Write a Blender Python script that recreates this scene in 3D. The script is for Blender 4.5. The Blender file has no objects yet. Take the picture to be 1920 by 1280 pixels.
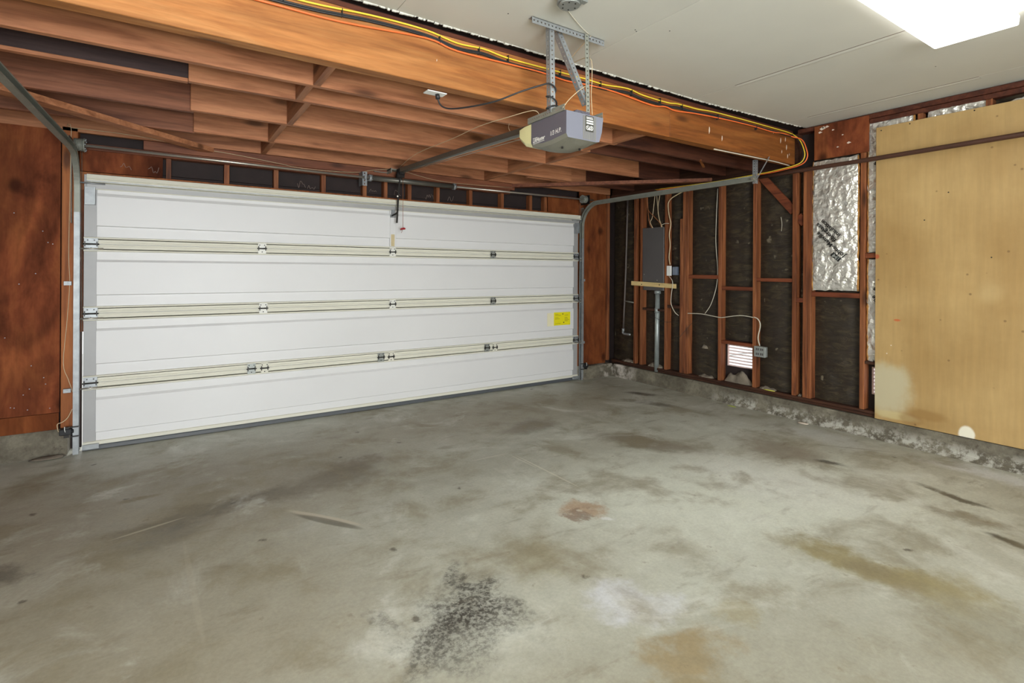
import bpy, bmesh, math, random
from mathutils import Vector, Matrix, noise
random.seed(7)
PI = math.pi
sc = bpy.context.scene
COL = sc.collection

# ------------------------------------------------------------------ camera
F, CY, YAW, ROLL = 974.43, 508.22, 0.588196, 0.0059534
fw = Vector((math.sin(YAW), math.cos(YAW), 0)); r0 = Vector((math.cos(YAW), -math.sin(YAW), 0)); u0 = Vector((0, 0, 1))
ri = r0*math.cos(ROLL) + u0*math.sin(ROLL); up = -r0*math.sin(ROLL) + u0*math.cos(ROLL)
cd = bpy.data.cameras.new('camera'); cam = bpy.data.objects.new('camera', cd); COL.objects.link(cam)
cam.matrix_world = Matrix(((ri.x, up.x, -fw.x, 0), (ri.y, up.y, -fw.y, 0), (ri.z, up.z, -fw.z, 1.38), (0, 0, 0, 1)))
cd.sensor_fit = 'HORIZONTAL'; cd.sensor_width = 36; cd.lens = F/1920*36; cd.shift_y = -(640-CY)/1920
cd.clip_start = 0.02
sc.camera = cam
# ------------------------------------------------------------------ world, sun, exposure
w = bpy.data.worlds.new('sky'); sc.world = w; w.use_nodes = True
wn = w.node_tree.nodes; wl = w.node_tree.links
bg = wn['Background']
sky = wn.new('ShaderNodeTexSky'); sky.sky_type = 'HOSEK_WILKIE'; sky.turbidity = 6.0; sky.sun_direction = Vector((0.3, 0.5, 0.8)).normalized()
hs = wn.new('ShaderNodeHueSaturation'); hs.inputs['Saturation'].default_value = 0.25
wl.new(sky.outputs[0], hs.inputs['Color']); wl.new(hs.outputs[0], bg.inputs[0]); bg.inputs[1].default_value = 9
sc.view_settings.view_transform = 'Standard'; sc.view_settings.look = 'None'; sc.view_settings.gamma = 1
sc.view_settings.use_curve_mapping = False
sc.view_settings.exposure = 0.62
LAMP = 4.0          # radiance of the ceiling fixtures' diffusers

# fill light added behind the camera, set in the rear wall opening
la = bpy.data.lights.new('rear_fill', 'AREA'); la.shape = 'RECTANGLE'; la.size = 2.2; la.size_y = 2.0; la.energy = 225; la.color = (0.94, 0.98, 1.0)
lo = bpy.data.objects.new('rear_fill', la); COL.objects.link(lo); lo.location = (0.1, -3.02, 1.25); lo.rotation_euler = (math.radians(90), 0, 0)

# ------------------------------------------------------------------ material helpers
def new_mat(name):
    m = bpy.data.materials.new(name); m.use_nodes = True
    nt = m.node_tree; b = nt.nodes['Principled BSDF']
    return m, nt, b
def N(nt, t, **k):
    n = nt.nodes.new('ShaderNode'+t)
    for a, v in k.items():
        if a.startswith('i_'): n.inputs[a[2:].replace('_', ' ')].default_value = v
        elif a.startswith('n_'): n.inputs[int(a[2:])].default_value = v
        else: setattr(n, a, v)
    return n
def ramp(nt, fac, stops):
    r = N(nt, 'ValToRGB'); e = r.color_ramp.elements
    while len(e) < len(stops): e.new(0.5)
    for q, (p, c) in zip(e, stops): q.position = p; q.color = (*c, 1) if len(c) == 3 else c
    nt.links.new(fac, r.inputs[0]); return r.outputs[0]
def coords(nt, scale=(1, 1, 1), rnd=True):
    tc = N(nt, 'TexCoord'); src = tc.outputs['Object']
    if rnd:
        oi = N(nt, 'ObjectInfo'); mu = N(nt, 'Math', operation='MULTIPLY', n_1=37.0); nt.links.new(oi.outputs['Random'], mu.inputs[0])
        ad = N(nt, 'VectorMath', operation='ADD'); nt.links.new(src, ad.inputs[0]); nt.links.new(mu.outputs[0], ad.inputs[1]); src = ad.outputs[0]
    mp = N(nt, 'Mapping'); mp.inputs['Scale'].default_value = scale; nt.links.new(src, mp.inputs[0]); return mp.outputs[0]
def noise_n(nt, vec, scale, detail=4, rough=0.55, dist=0.0):
    n = N(nt, 'TexNoise'); n.inputs['Scale'].default_value = scale; n.inputs['Detail'].default_value = detail
    n.inputs['Roughness'].default_value = rough; n.inputs['Distortion'].default_value = dist
    nt.links.new(vec, n.inputs['Vector']); return n.outputs['Fac']
def mix(nt, a, b, fac, mode='MIX'):
    m = N(nt, 'MixRGB', blend_type=mode)
    for s, v in ((1, a), (2, b), (0, fac)):
        if hasattr(v, 'is_linked') or hasattr(v, 'links'): nt.links.new(v, m.inputs[s])
        else: m.inputs[s].default_value = v if s == 0 else ((*v, 1) if len(v) == 3 else v)
    return m.outputs[0]
def bump(nt, b, h, strength=0.3, dist=0.01):
    n = N(nt, 'Bump'); n.inputs['Strength'].default_value = strength; n.inputs['Distance'].default_value = dist
    nt.links.new(h, n.inputs['Height']); nt.links.new(n.outputs[0], b.inputs['Normal'])
def rng(nt, v, a, b, c=0.0, d=1.0, smooth=False):
    m = N(nt, 'MapRange'); m.inputs[1].default_value = a; m.inputs[2].default_value = b; m.inputs[3].default_value = c; m.inputs[4].default_value = d
    if smooth: m.interpolation_type = 'SMOOTHSTEP'
    nt.links.new(v, m.inputs[0]); return m.outputs[0]
def L3(r, g, b):        # sRGB 0-255 -> linear
    f = lambda v: (v/255/12.92) if v <= 10 else ((v/255+0.055)/1.055)**2.4
    return (f(r), f(g), f(b))
def wood(name, axis, dark, mid, light, k=1.0, rough=0.62, knots=True, bands=0.35):
    m, nt, b = new_mat(name)
    s = {'X': (0.9, 11, 11), 'Y': (11, 0.9, 11), 'Z': (11, 11, 0.9)}[axis]
    v = coords(nt, tuple(q*k for q in s))
    n1 = noise_n(nt, v, 1.6, 5, 0.6, 0.6)
    n2 = noise_n(nt, v, 7, 3, 0.6)
    c = ramp(nt, n1, [(0.28, dark), (0.48, mid), (0.72, light)])
    v2 = coords(nt, tuple((q*0.16 if q*k < 5*k else q*0.3)*k*1.0 for q in s))
    n3 = noise_n(nt, v2, 1.3, 3, 0.5, 0.4)
    mu = N(nt, 'Math', operation='MULTIPLY', n_1=42.0); nt.links.new(n3, mu.inputs[0])
    sn = N(nt, 'Math', operation='SINE'); nt.links.new(mu.outputs[0], sn.inputs[0])
    g = rng(nt, sn.outputs[0], -1, 1, 1-bands, 1.0)
    c = mix(nt, c, g, 1.0, 'MULTIPLY')
    g2 = rng(nt, n2, 0.35, 0.65, 0.8, 1.1)
    c = mix(nt, c, g2, 0.7, 'MULTIPLY')
    if knots:
        sk = {'X': (1.6, 5.2, 5.2), 'Y': (5.2, 1.6, 5.2), 'Z': (5.2, 5.2, 1.6)}[axis]
        vo = N(nt, 'TexVoronoi'); vo.inputs['Scale'].default_value = 1.0
        nt.links.new(coords(nt, sk), vo.inputs['Vector'])
        kk = rng(nt, vo.outputs['Distance'], 0.05, 0.19, 0.8, 0.0, True)
        c = mix(nt, c, tuple(q*0.28 for q in dark), kk)
    nt.links.new(c, b.inputs['Base Color']); b.inputs['Roughness'].default_value = rough
    b.inputs['Specular IOR Level'].default_value = 0.3
    bump(nt, b, n2, 0.25, 0.004)
    return m
def plain(name, col, rough=0.5, metal=0.0, var=0.0, scale=6, bmp=0.0, spec=0.5):
    m, nt, b = new_mat(name)
    b.inputs['Roughness'].default_value = rough; b.inputs['Metallic'].default_value = metal
    b.inputs['Specular IOR Level'].default_value = spec
    v = coords(nt); n = noise_n(nt, v, scale, 4)
    c = ramp(nt, n, [(0.3, tuple(q*(1-var) for q in col)), (0.7, tuple(min(1, q*(1+var*0.6)) for q in col))])
    nt.links.new(c, b.inputs['Base Color'])
    if bmp: bump(nt, b, noise_n(nt, v, scale*6, 3), bmp, 0.003)
    return m

DK, MD, LT = L3(104, 60, 32), L3(150, 92, 50), L3(178, 116, 66)
M = {}
M['beam'] = wood('beam_fir', 'X', L3(136, 82, 40), L3(172, 112, 60), L3(190, 134, 80), 0.9, bands=0.16)
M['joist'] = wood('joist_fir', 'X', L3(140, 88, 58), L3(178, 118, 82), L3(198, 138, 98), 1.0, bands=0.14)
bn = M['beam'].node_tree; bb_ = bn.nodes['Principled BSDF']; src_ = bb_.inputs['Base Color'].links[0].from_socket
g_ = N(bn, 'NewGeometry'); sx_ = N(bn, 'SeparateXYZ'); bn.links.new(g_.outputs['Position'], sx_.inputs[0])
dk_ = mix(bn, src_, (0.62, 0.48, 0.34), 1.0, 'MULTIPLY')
bn.links.new(mix(bn, src_, dk_, rng(bn, sx_.outputs['X'], 0.6, 3.2, 0, 0.9)), bb_.inputs['Base Color'])      # light falloff painted in: darker and redder towards the right end
M['joist_deep_shade'] = wood('joist_deep_shade', 'X', L3(58, 32, 24), L3(84, 48, 34), L3(104, 62, 44), 1.0, bands=0.14)  # deep brown fir, also standing for shade on two joists' right ends
M['beam_dim'] = wood('beam_dim', 'X', L3(104, 56, 22), L3(136, 80, 34), L3(156, 98, 46), 0.9, bands=0.2)  # right beam piece, with the dimmer light painted into its colour
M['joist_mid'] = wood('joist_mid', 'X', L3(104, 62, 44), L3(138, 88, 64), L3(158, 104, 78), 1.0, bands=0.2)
M['joist_dark'] = wood('joist_grey_brown', 'X', L3(52, 40, 40), L3(66, 50, 48), L3(76, 58, 54), 1.0, bands=0.1)  # darker grey-brown tone for one set-back joist piece
M['block'] = wood('blocking_fir', 'Y', L3(130, 82, 56), L3(166, 112, 78), L3(184, 128, 90), 1.0, bands=0.14)
M['stud'] = wood('stud_redwood', 'Z', L3(86, 46, 27), L3(134, 78, 46), L3(166, 106, 66), 1.0, bands=0.3)
M['stud_y'] = wood('block_redwood', 'Y', L3(84, 42, 26), L3(116, 60, 36), L3(138, 78, 48), 1.0, bands=0.2)
M['plate_dark'] = wood('dark_plate', 'Y', L3(44, 28, 20), L3(66, 40, 28), L3(86, 54, 38), 1.0, bands=0.15)
M['plate_x'] = wood('top_plate', 'X', L3(92, 54, 38), L3(124, 74, 52), L3(146, 92, 64), 1.0, bands=0.15)
M['jamb'] = wood('jamb_fir', 'Z', L3(120, 66, 32), L3(158, 92, 46), L3(180, 112, 62), 0.9, bands=0.2)
M['ledger'] = wood('ledger_dark', 'X', L3(58, 30, 22), L3(84, 44, 30), L3(104, 58, 40), 1.0, bands=0.15, knots=False)
M['pine'] = wood('pine_batten', 'Y', L3(196, 168, 112), L3(214, 188, 132), L3(226, 204, 150), 1.0, bands=0.06)
def plywood(name, dark, mid, light, contrast=0.3, gl=0.55):
    m, nt, b = new_mat(name)
    v = coords(nt, (1.3, 1.3, 0.5)); n3 = noise_n(nt, v, 1.5, 4, 0.5, 0.5)
    mu = N(nt, 'Math', operation='MULTIPLY', n_1=36.0); nt.links.new(n3, mu.inputs[0])
    sn = N(nt, 'Math', operation='SINE'); nt.links.new(mu.outputs[0], sn.inputs[0])
    n1 = noise_n(nt, coords(nt, (2.4, 2.4, 1.1)), 1.6, 5, 0.65, 0.3)
    c = ramp(nt, n1, [(0.3, dark), (0.5, mid), (0.74, light)])
    c = mix(nt, c, rng(nt, sn.outputs[0], -1, 1, 1-contrast, 1), 1.0, 'MULTIPLY')
    n2 = noise_n(nt, coords(nt, (14, 14, 1.2)), 3, 4, 0.6)
    c = mix(nt, c, rng(nt, n2, 0.3, 0.7, 0.82, 1.12), 0.8, 'MULTIPLY')
    vo = N(nt, 'TexVoronoi'); vo.inputs['Scale'].default_value = 1.0; nt.links.new(coords(nt, (3.2, 3.2, 2.4)), vo.inputs['Vector'])
    c = mix(nt, c, tuple(q*0.3 for q in dark), rng(nt, vo.outputs['Distance'], 0.05, 0.2, 0.75, 0.0, True))
    nt.links.new(c, b.inputs['Base Color']); b.inputs['Roughness'].default_value = gl; b.inputs['Specular IOR Level'].default_value = 0.12
    bump(nt, b, n2, 0.2, 0.003); return m
M['ply_red'] = plywood('stained_plywood', L3(70, 32, 18), L3(124, 66, 40), L3(158, 94, 54), 0.35, 0.8)
M['ply_right'] = plywood('stained_plywood_warm', L3(84, 42, 24), L3(118, 64, 34), L3(146, 86, 48), 0.2, 0.8)

def pale_ply():
    m, nt, b = new_mat('pale_plywood')
    geo = N(nt, 'NewGeometry'); pos = geo.outputs['Position']
    n1 = noise_n(nt, pos, 1.6, 5, 0.6); c = ramp(nt, n1, [(0.3, L3(160, 128, 78)), (0.7, L3(186, 156, 104))])
    mp = N(nt, 'Mapping'); mp.inputs['Scale'].default_value = (20, 20, 1.5); nt.links.new(pos, mp.inputs[0])
    n2 = noise_n(nt, mp.outputs[0], 2, 4); c = mix(nt, c, rng(nt, n2, 0.3, 0.7, 0.93, 1.05), 1, 'MULTIPLY')
    n4 = noise_n(nt, pos, 5, 4, 0.6)
    def blot(y, z, ry, rz, col, amt, soft=(0.55, 1.15), c=None, wob=0.5):
        mp = N(nt, 'Mapping', vector_type='TEXTURE'); mp.inputs['Location'].default_value = (4.96, y, z); mp.inputs['Scale'].default_value = (5, ry, rz)
        nt.links.new(pos, mp.inputs[0]); ln = N(nt, 'VectorMath', operation='LENGTH'); nt.links.new(mp.outputs[0], ln.inputs[0])
        ad = N(nt, 'Math', operation='MULTIPLY_ADD', n_1=wob*2, n_2=-wob); nt.links.new(n4, ad.inputs[0])
        s = N(nt, 'Math', operation='ADD'); nt.links.new(ln.outputs['Value'], s.inputs[0]); nt.links.new(ad.outputs[0], s.inputs[1])
        return mix(nt, c, col, rng(nt, s.outputs[0], soft[0], soft[1], amt, 0, True))
    c = blot(1.86, 0.44, 0.20, 0.24, L3(190, 182, 152), 0.85, c=c)
    c = blot(1.78, 0.22, 0.16, 0.035, L3(196, 180, 132), 0.8, c=c)
    c = blot(1.57, 0.27, 0.14, 0.05, L3(146, 112, 62), 0.7, c=c)
    c = blot(1.68, 0.215, 0.10, 0.05, L3(142, 108, 62), 0.55, c=c)
    c = blot(1.335, 0.19, 0.055, 0.07, L3(232, 228, 210), 0.95, (0.7, 1.0), c=c, wob=0.25)
    c = blot(1.2, 1.25, 0.10, 0.10, L3(208, 184, 134), 0.25, (0.2, 1.2), c=c)
    c = blot(1.78, 1.0, 0.03, 0.012, L3(190, 86, 40), 0.8, c=c)
    c = blot(1.93, 1.52, 0.03, 0.03, L3(176, 60, 34), 0.7, (0.3, 0.7), c=c, wob=0.9)
    vo = N(nt, 'TexVoronoi'); vo.inputs['Scale'].default_value = 7.0; nt.links.new(pos, vo.inputs['Vector'])
    c = mix(nt, c, L3(112, 84, 50), rng(nt, vo.outputs['Distance'], 0.04, 0.075, 0.7, 0.0))
    nt.links.new(c, b.inputs['Base Color']); b.inputs['Roughness'].default_value = 0.5
    bump(nt, b, n2, 0.12, 0.003); return m
M['ply_pale'] = pale_ply()

def floor_mat():
    m, nt, b = new_mat('stained_concrete')
    geo = N(nt, 'NewGeometry'); pos = geo.outputs['Position']
    nA = noise_n(nt, pos, 0.55, 5, 0.55, 0.2); nB = noise_n(nt, pos, 2.2, 6, 0.62, 0.3); nC = noise_n(nt, pos, 9, 6, 0.65); nD = noise_n(nt, pos, 60, 4, 0.7)
    base = ramp(nt, nA, [(0.3, L3(156, 153, 138)), (0.5, L3(179, 179, 166)), (0.7, L3(192, 195, 184))])
    c = base
    c = mix(nt, c, L3(206, 208, 198), rng(nt, nB, 0.43, 0.28, 0, 0.55, True))
    mp = N(nt, 'Mapping'); mp.inputs['Rotation'].default_value = (0, 0, 0.5); mp.inputs['Scale'].default_value = (1.0, 3.2, 1); nt.links.new(pos, mp.inputs[0])
    nE = noise_n(nt, mp.outputs[0], 2.6, 6, 0.65, 0.3)
    c = mix(nt, c, L3(132, 122, 104), rng(nt, nE, 0.55, 0.75, 0, 0.3, True))
    c0 = nB; c1 = nE
    # warp field shared by all stains and the painted sheen
    nz = N(nt, 'TexNoise'); nz.inputs['Scale'].default_value = 3.0; nz.inputs['Detail'].default_value = 7; nz.inputs['Roughness'].default_value = 0.68
    nt.links.new(pos, nz.inputs['Vector'])
    sb = N(nt, 'VectorMath', operation='SUBTRACT'); nt.links.new(nz.outputs['Color'], sb.inputs[0]); sb.inputs[1].default_value = (0.5, 0.5, 0.5)
    def warp(k):
        s2 = N(nt, 'VectorMath', operation='SCALE'); s2.inputs['Scale'].default_value = k; nt.links.new(sb.outputs[0], s2.inputs[0])
        a = N(nt, 'VectorMath', operation='ADD'); nt.links.new(pos, a.inputs[0]); nt.links.new(s2.outputs[0], a.inputs[1]); return a.outputs[0]
    W1, W2 = warp(0.55), warp(0.2)
    def stain_sheen(c, x, y, a, bb, ang, col, amt, soft=(0.35, 1.1), wv=None):
        mp = N(nt, 'Mapping', vector_type='TEXTURE'); mp.inputs['Location'].default_value = (x, y, 0); mp.inputs['Rotation'].default_value = (0, 0, ang)
        mp.inputs['Scale'].default_value = (a, bb, 50); nt.links.new(wv or W1, mp.inputs[0])
        ln = N(nt, 'VectorMath', operation='LENGTH'); nt.links.new(mp.outputs[0], ln.inputs[0])
        return mix(nt, c, col, rng(nt, ln.outputs['Value'], soft[0], soft[1], amt, 0, True))
    def seg(c, p, q, wd, col, amt, **k):
        d = Vector((q[0]-p[0], q[1]-p[1])); return stain_sheen(c, (p[0]+q[0])/2, (p[1]+q[1])/2, d.length/2+wd*0.3, wd, math.atan2(d.y, d.x), col, amt, **k)
    BR, OL, DKc, WH = L3(112, 98, 80), L3(146, 134, 94), L3(58, 54, 48), L3(222, 224, 224)
    c = stain_sheen(c, 0.2, 3.7, 1.5, 0.95, 0.1, L3(138, 128, 110), 0.8, (0.3, 1.3))          # dirty strip behind the door, left
    c = stain_sheen(c, 2.6, 4.3, 1.8, 0.75, 0.0, L3(146, 136, 116), 0.75, (0.3, 1.2))
    c = stain_sheen(c, -0.1, 2.3, 1.1, 1.2, 0.3, L3(140, 130, 110), 0.75, (0.3, 1.2))
    c = stain_sheen(c, 1.8, 0.9, 1.6, 0.5, -0.5, L3(150, 146, 130), 0.7, (0.3, 1.2))
    c = stain_sheen(c, 3.0, 1.9, 1.9, 0.9, -0.55, L3(222, 226, 214), 0.8, (0.2, 1.15))  # sheen painted as a paler patch, right of the middle
    c = stain_sheen(c, 3.4, 1.9, 0.8, 0.45, -1.2, L3(224, 226, 220), 0.5, (0.2, 1.1))  # smaller, brighter core of the painted sheen
    c = seg(c, (2.66, 1.55), (2.85, 0.8), 0.17, OL, 0.85)
    c = seg(c, (2.75, 1.05), (2.86, 0.7), 0.24, OL, 0.7)
    c = seg(c, (3.0, 3.4), (3.5, 2.45), 0.22, BR, 0.65)
    c = stain_sheen(c, 2.72, 3.75, 0.38, 0.22, 0.2, BR, 0.6)
    c = seg(c, (4.4, 4.25), (4.58, 3.9), 0.09, L3(80, 70, 60), 0.8, wv=W2)
    c = seg(c, (4.1, 4.05), (4.4, 3.45), 0.10, L3(92, 82, 68), 0.75, wv=W2)
    c = seg(c, (4.05, 2.55), (3.95, 1.85), 0.26, L3(124, 110, 92), 0.6)
    c = stain_sheen(c, 4.02, 1.86, 0.05, 0.12, 0.3, DKc, 0.8, wv=W2)
    c = seg(c, (4.12, 1.40), (4.03, 0.93), 0.045, L3(70, 62, 48), 0.85, wv=W2)
    c = seg(c, (3.65, 0.93), (3.57, 0.68), 0.045, L3(62, 56, 44), 0.9, wv=W2)
    c = seg(c, (3.8, 1.2), (3.75, 0.9), 0.1, L3(116, 104, 84), 0.6)
    c = stain_sheen(c, 4.72, 1.15, 0.16, 0.5, 0, L3(216, 218, 222), 0.6)
    c = stain_sheen(c, 4.6, 2.2, 0.2, 0.6, 0, L3(200, 202, 200), 0.5)
    c = stain_sheen(c, 0.2, 3.42, 0.6, 0.14, 0.05, L3(88, 78, 60), 0.7)
    c = stain_sheen(c, 0.9, 3.5, 0.5, 0.22, 0.2, L3(96, 84, 64), 0.6)
    c = stain_sheen(c, -0.14, 3.84, 0.14, 0.05, 0.05, L3(110, 96, 60), 0.7, wv=W2)
    c = stain_sheen(c, 1.1, 3.66, 0.3, 0.12, 0.1, L3(104, 90, 70), 0.7)
    c = stain_sheen(c, 0.0, 3.25, 0.28, 0.16, 0.2, L3(104, 98, 84), 0.6)
    c = stain_sheen(c, -0.58, 3.15, 0.12, 0.12, 0.2, L3(88, 84, 76), 0.7)
    c = stain_sheen(c, 2.03, 2.27, 0.10, 0.12, 0.3, L3(170, 136, 104), 0.7)
    c = stain_sheen(c, 1.98, 2.22, 0.05, 0.05, 0.3, L3(130, 106, 92), 0.6)
    c = stain_sheen(c, 2.06, 2.13, 0.03, 0.05, 0.8, WH, 0.7, wv=W2)
    c = stain_sheen(c, 1.58, 1.57, 0.17, 0.15, 0.1, L3(206, 208, 214), 0.75)
    c = stain_sheen(c, 1.72, 1.42, 0.15, 0.10, 0.1, L3(206, 208, 214), 0.55)
    c = stain_sheen(c, 1.55, 1.2, 0.22, 0.13, -0.3, L3(146, 126, 88), 0.75)
    c = stain_sheen(c, 1.4, 1.08, 0.2, 0.1, -0.3, L3(140, 122, 84), 0.7)
    c = stain_sheen(c, 1.9, 1.25, 0.12, 0.1, 0, L3(150, 140, 108), 0.6)
    c = stain_sheen(c, 2.68, 0.62, 0.25, 0.3, 0.2, L3(142, 138, 120), 0.6)
    c = stain_sheen(c, 1.5, 2.0, 0.2, 0.18, 0.2, L3(150, 140, 108), 0.5)
    c = mix(nt, c, L3(134, 124, 100), rng(nt, nB, 0.47, 0.66, 0, 0.62, True))
    c = mix(nt, c, L3(116, 104, 84), rng(nt, nE, 0.56, 0.74, 0, 0.32, True))
    c = mix(nt, c, L3(218, 220, 212), rng(nt, noise_n(nt, pos, 1.7, 6, 0.65, 0.8), 0.54, 0.72, 0, 0.5, True))
    # oil stain, speckled
    sp = rng(nt, noise_n(nt, pos, 42, 5, 0.75), 0.42, 0.6, 0.3, 1.0, True)
    for (x, y, a, bb, an, am) in ((1.02, 1.86, 0.30, 0.25, 0.3, 0.8), (0.98, 1.83, 0.17, 0.13, 0.2, 0.85), (1.13, 1.98, 0.05, 0.22, 0.1, 0.8), (0.85, 1.78, 0.28, 0.10, 0.6, 0.65), (0.95, 1.68, 0.2, 0.14, 0.2, 0.55), (0.72, 2.0, 0.06, 0.10, 0.3, 0.5), (1.19, 1.75, 0.10, 0.14, 0, 0.6)):
        mp = N(nt, 'Mapping', vector_type='TEXTURE'); mp.inputs['Location'].default_value = (x, y, 0); mp.inputs['Rotation'].default_value = (0, 0, an)
        mp.inputs['Scale'].default_value = (a, bb, 50); nt.links.new(W1, mp.inputs[0])
        ln = N(nt, 'VectorMath', operation='LENGTH'); nt.links.new(mp.outputs[0], ln.inputs[0])
        f = rng(nt, ln.outputs['Value'], 0.3, 1.15, am, 0, True)
        mu = N(nt, 'Math', operation='MULTIPLY'); nt.links.new(f, mu.inputs[0]); nt.links.new(sp, mu.inputs[1])
        c = mix(nt, c, L3(66, 62, 56), mu.outputs[0])
    c = mix(nt, c, L3(110, 98, 80), rng(nt, nC, 0.62, 0.74, 0, 0.55, True))
    vo = N(nt, 'TexVoronoi'); vo.inputs['Scale'].default_value = 3.2; nt.links.new(W2, vo.inputs['Vector'])
    c = mix(nt, c, L3(74, 66, 56), rng(nt, vo.outputs['Distance'], 0.03, 0.07, 0.75, 0.0))
    c = mix(nt, c, rng(nt, nD, 0.3, 0.7, 0.9, 1.08), 1.0, 'MULTIPLY')
    c = mix(nt, c, rng(nt, nC, 0.3, 0.7, 0.92, 1.06), 1.0, 'MULTIPLY')
    # pale scored lines and the ghost marks of boards that lay there
    def line(c, p, q, wd, col, amt):
        return seg(c, p, q, wd, col, amt, soft=(0.6, 1.0), wv=pos)
    c = line(c, (2.19, 3.27), (2.214, 2.457), 0.010, L3(214, 212, 196), 0.5)
    c = line(c, (2.16, 3.27), (2.18, 2.9), 0.006, L3(214, 212, 196), 0.5)
    c = line(c, (1.83, 3.30), (2.2, 3.29), 0.008, L3(206, 200, 186), 0.5)
    c = line(c, (0.57, 3.22), (0.915, 2.76), 0.028, L3(196, 186, 166), 0.6)
    c = line(c, (0.60, 3.14), (0.90, 2.72), 0.032, L3(84, 78, 62), 0.7)
    c = line(c, (0.08, 3.2), (0.13, 2.1), 0.016, L3(186, 176, 156), 0.15)
    c = line(c, (-0.25, 3.32), (0.12, 3.42), 0.012, L3(190, 182, 160), 0.5)
    c = line(c, (4.29, 2.21), (4.74, 1.63), 0.012, L3(128, 122, 108), 0.5)
    nt.links.new(c, b.inputs['Base Color'])
    nt.links.new(rng(nt, nB, 0.3, 0.7, 0.42, 0.62), b.inputs['Roughness'])
    b.inputs['Specular IOR Level'].default_value = 0.4
    bump(nt, b, nC, 0.12, 0.006); return m
M['floor'] = floor_mat()
def curb_mat():
    m, nt, b = new_mat('curb_concrete')
    geo = N(nt, 'NewGeometry'); pos = geo.outputs['Position']
    n1 = noise_n(nt, pos, 5, 6, 0.7); n2 = noise_n(nt, pos, 30, 5, 0.7); n3 = noise_n(nt, pos, 2.2, 4, 0.6)
    c = ramp(nt, n1, [(0.3, L3(72, 66, 54)), (0.5, L3(104, 98, 84)), (0.7, L3(134, 128, 112))])
    c = mix(nt, c, L3(70, 64, 54), rng(nt, n2, 0.56, 0.7, 0, 0.7))
    sx = N(nt, 'SeparateXYZ'); nt.links.new(pos, sx.inputs[0])
    # lime bloom towards the foot of the curb between y 1 and 4, and in the corner
    zf = rng(nt, sx.outputs['Z'], 0.03, 0.12, 1, 0); yf = rng(nt, sx.outputs['Y'], 3.6, 3.2, 0, 1)
    mu = N(nt, 'Math', operation='MULTIPLY'); nt.links.new(zf, mu.inputs[0]); nt.links.new(yf, mu.inputs[1])
    xf = rng(nt, sx.outputs['X'], 4.0, 4.5, 0, 1); mu0 = N(nt, 'Math', operation='MULTIPLY'); nt.links.new(mu.outputs[0], mu0.inputs[0]); nt.links.new(xf, mu0.inputs[1])
    n4 = noise_n(nt, pos, 14, 6, 0.75)
    mu2 = N(nt, 'Math', operation='MULTIPLY'); nt.links.new(mu0.outputs[0], mu2.inputs[0]); nt.links.new(rng(nt, n4, 0.46, 0.58, 0, 0.85), mu2.inputs[1])
    c = mix(nt, c, L3(188, 186, 176), mu2.outputs[0])
    cy_ = rng(nt, sx.outputs['Y'], 4.55, 4.8, 0, 1); mu3 = N(nt, 'Math', operation='MULTIPLY'); nt.links.new(cy_, mu3.inputs[0]); nt.links.new(rng(nt, n1, 0.45, 0.62, 0, 0.9), mu3.inputs[1])
    mu4 = N(nt, 'Math', operation='MULTIPLY'); nt.links.new(mu3.outputs[0], mu4.inputs[0]); nt.links.new(rng(nt, sx.outputs['X'], 4.7, 4.85, 0, 1), mu4.inputs[1])
    c = mix(nt, c, L3(214, 206, 198), mu4.outputs[0])
    nt.links.new(c, b.inputs['Base Color']); b.inputs['Roughness'].default_value = 0.85; bump(nt, b, n2, 0.5, 0.01); return m
M['curb'] = curb_mat()
def paper_mat():
    m, nt, b = new_mat('building_paper')
    v = coords(nt); n1 = noise_n(nt, v, 6, 5, 0.65, 0.5)
    mp = coords(nt, (5, 5, 16)); n2 = noise_n(nt, mp, 1.6, 5, 0.65, 0.8)
    c = ramp(nt, n2, [(0.3, L3(26, 20, 14)), (0.52, L3(46, 37, 24)), (0.75, L3(76, 64, 44))])
    c = mix(nt, c, L3(40, 28, 22), rng(nt, n1, 0.5, 0.7, 0, 0.6))
    c = mix(nt, c, L3(150, 140, 118), rng(nt, noise_n(nt, v, 11, 3, 0.5), 0.68, 0.74, 0, 0.5))
    nt.links.new(c, b.inputs['Base Color']); b.inputs['Roughness'].default_value = 0.6
    bump(nt, b, n2, 0.6, 0.02); return m
M['paper'] = paper_mat()
def foil_mat():
    m, nt, b = new_mat('crinkled_foil')
    v = coords(nt); b.inputs['Metallic'].default_value = 0.6
    n = noise_n(nt, v, 14, 4, 0.6, 1.2)
    nt.links.new(ramp(nt, n, [(0.3, L3(190, 187, 178)), (0.7, L3(240, 238, 232))]), b.inputs['Base Color']); b.inputs['Roughness'].default_value = 0.36
    vo = N(nt, 'TexVoronoi', feature='F1'); vo.inputs['Scale'].default_value = 12
    nz = N(nt, 'TexNoise'); nz.inputs['Scale'].default_value = 7; nz.inputs['Detail'].default_value = 4; nt.links.new(v, nz.inputs['Vector'])
    mx = N(nt, 'MixRGB'); mx.inputs[0].default_value = 0.35; nt.links.new(v, mx.inputs[1]); nt.links.new(nz.outputs['Color'], mx.inputs[2])
    nt.links.new(mx.outputs[0], vo.inputs['Vector'])
    bump(nt, b, vo.outputs['Distance'], 0.8, 0.02); return m
M['foil'] = foil_mat()
M['fibre'] = plain('kraft_fibre_edge', L3(176, 124, 62), 0.9, var=0.5, scale=30, bmp=0.6)
M['door'] = plain('door_white_panel', L3(216, 216, 216), 0.45, var=0.03, scale=1.2)
M['rail'] = plain('door_cream_rail', L3(214, 212, 197), 0.65, var=0.01, scale=2)
M['stile'] = plain('door_grey_stile', L3(160, 160, 160), 0.5, metal=0.1, var=0.06, scale=3)
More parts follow.
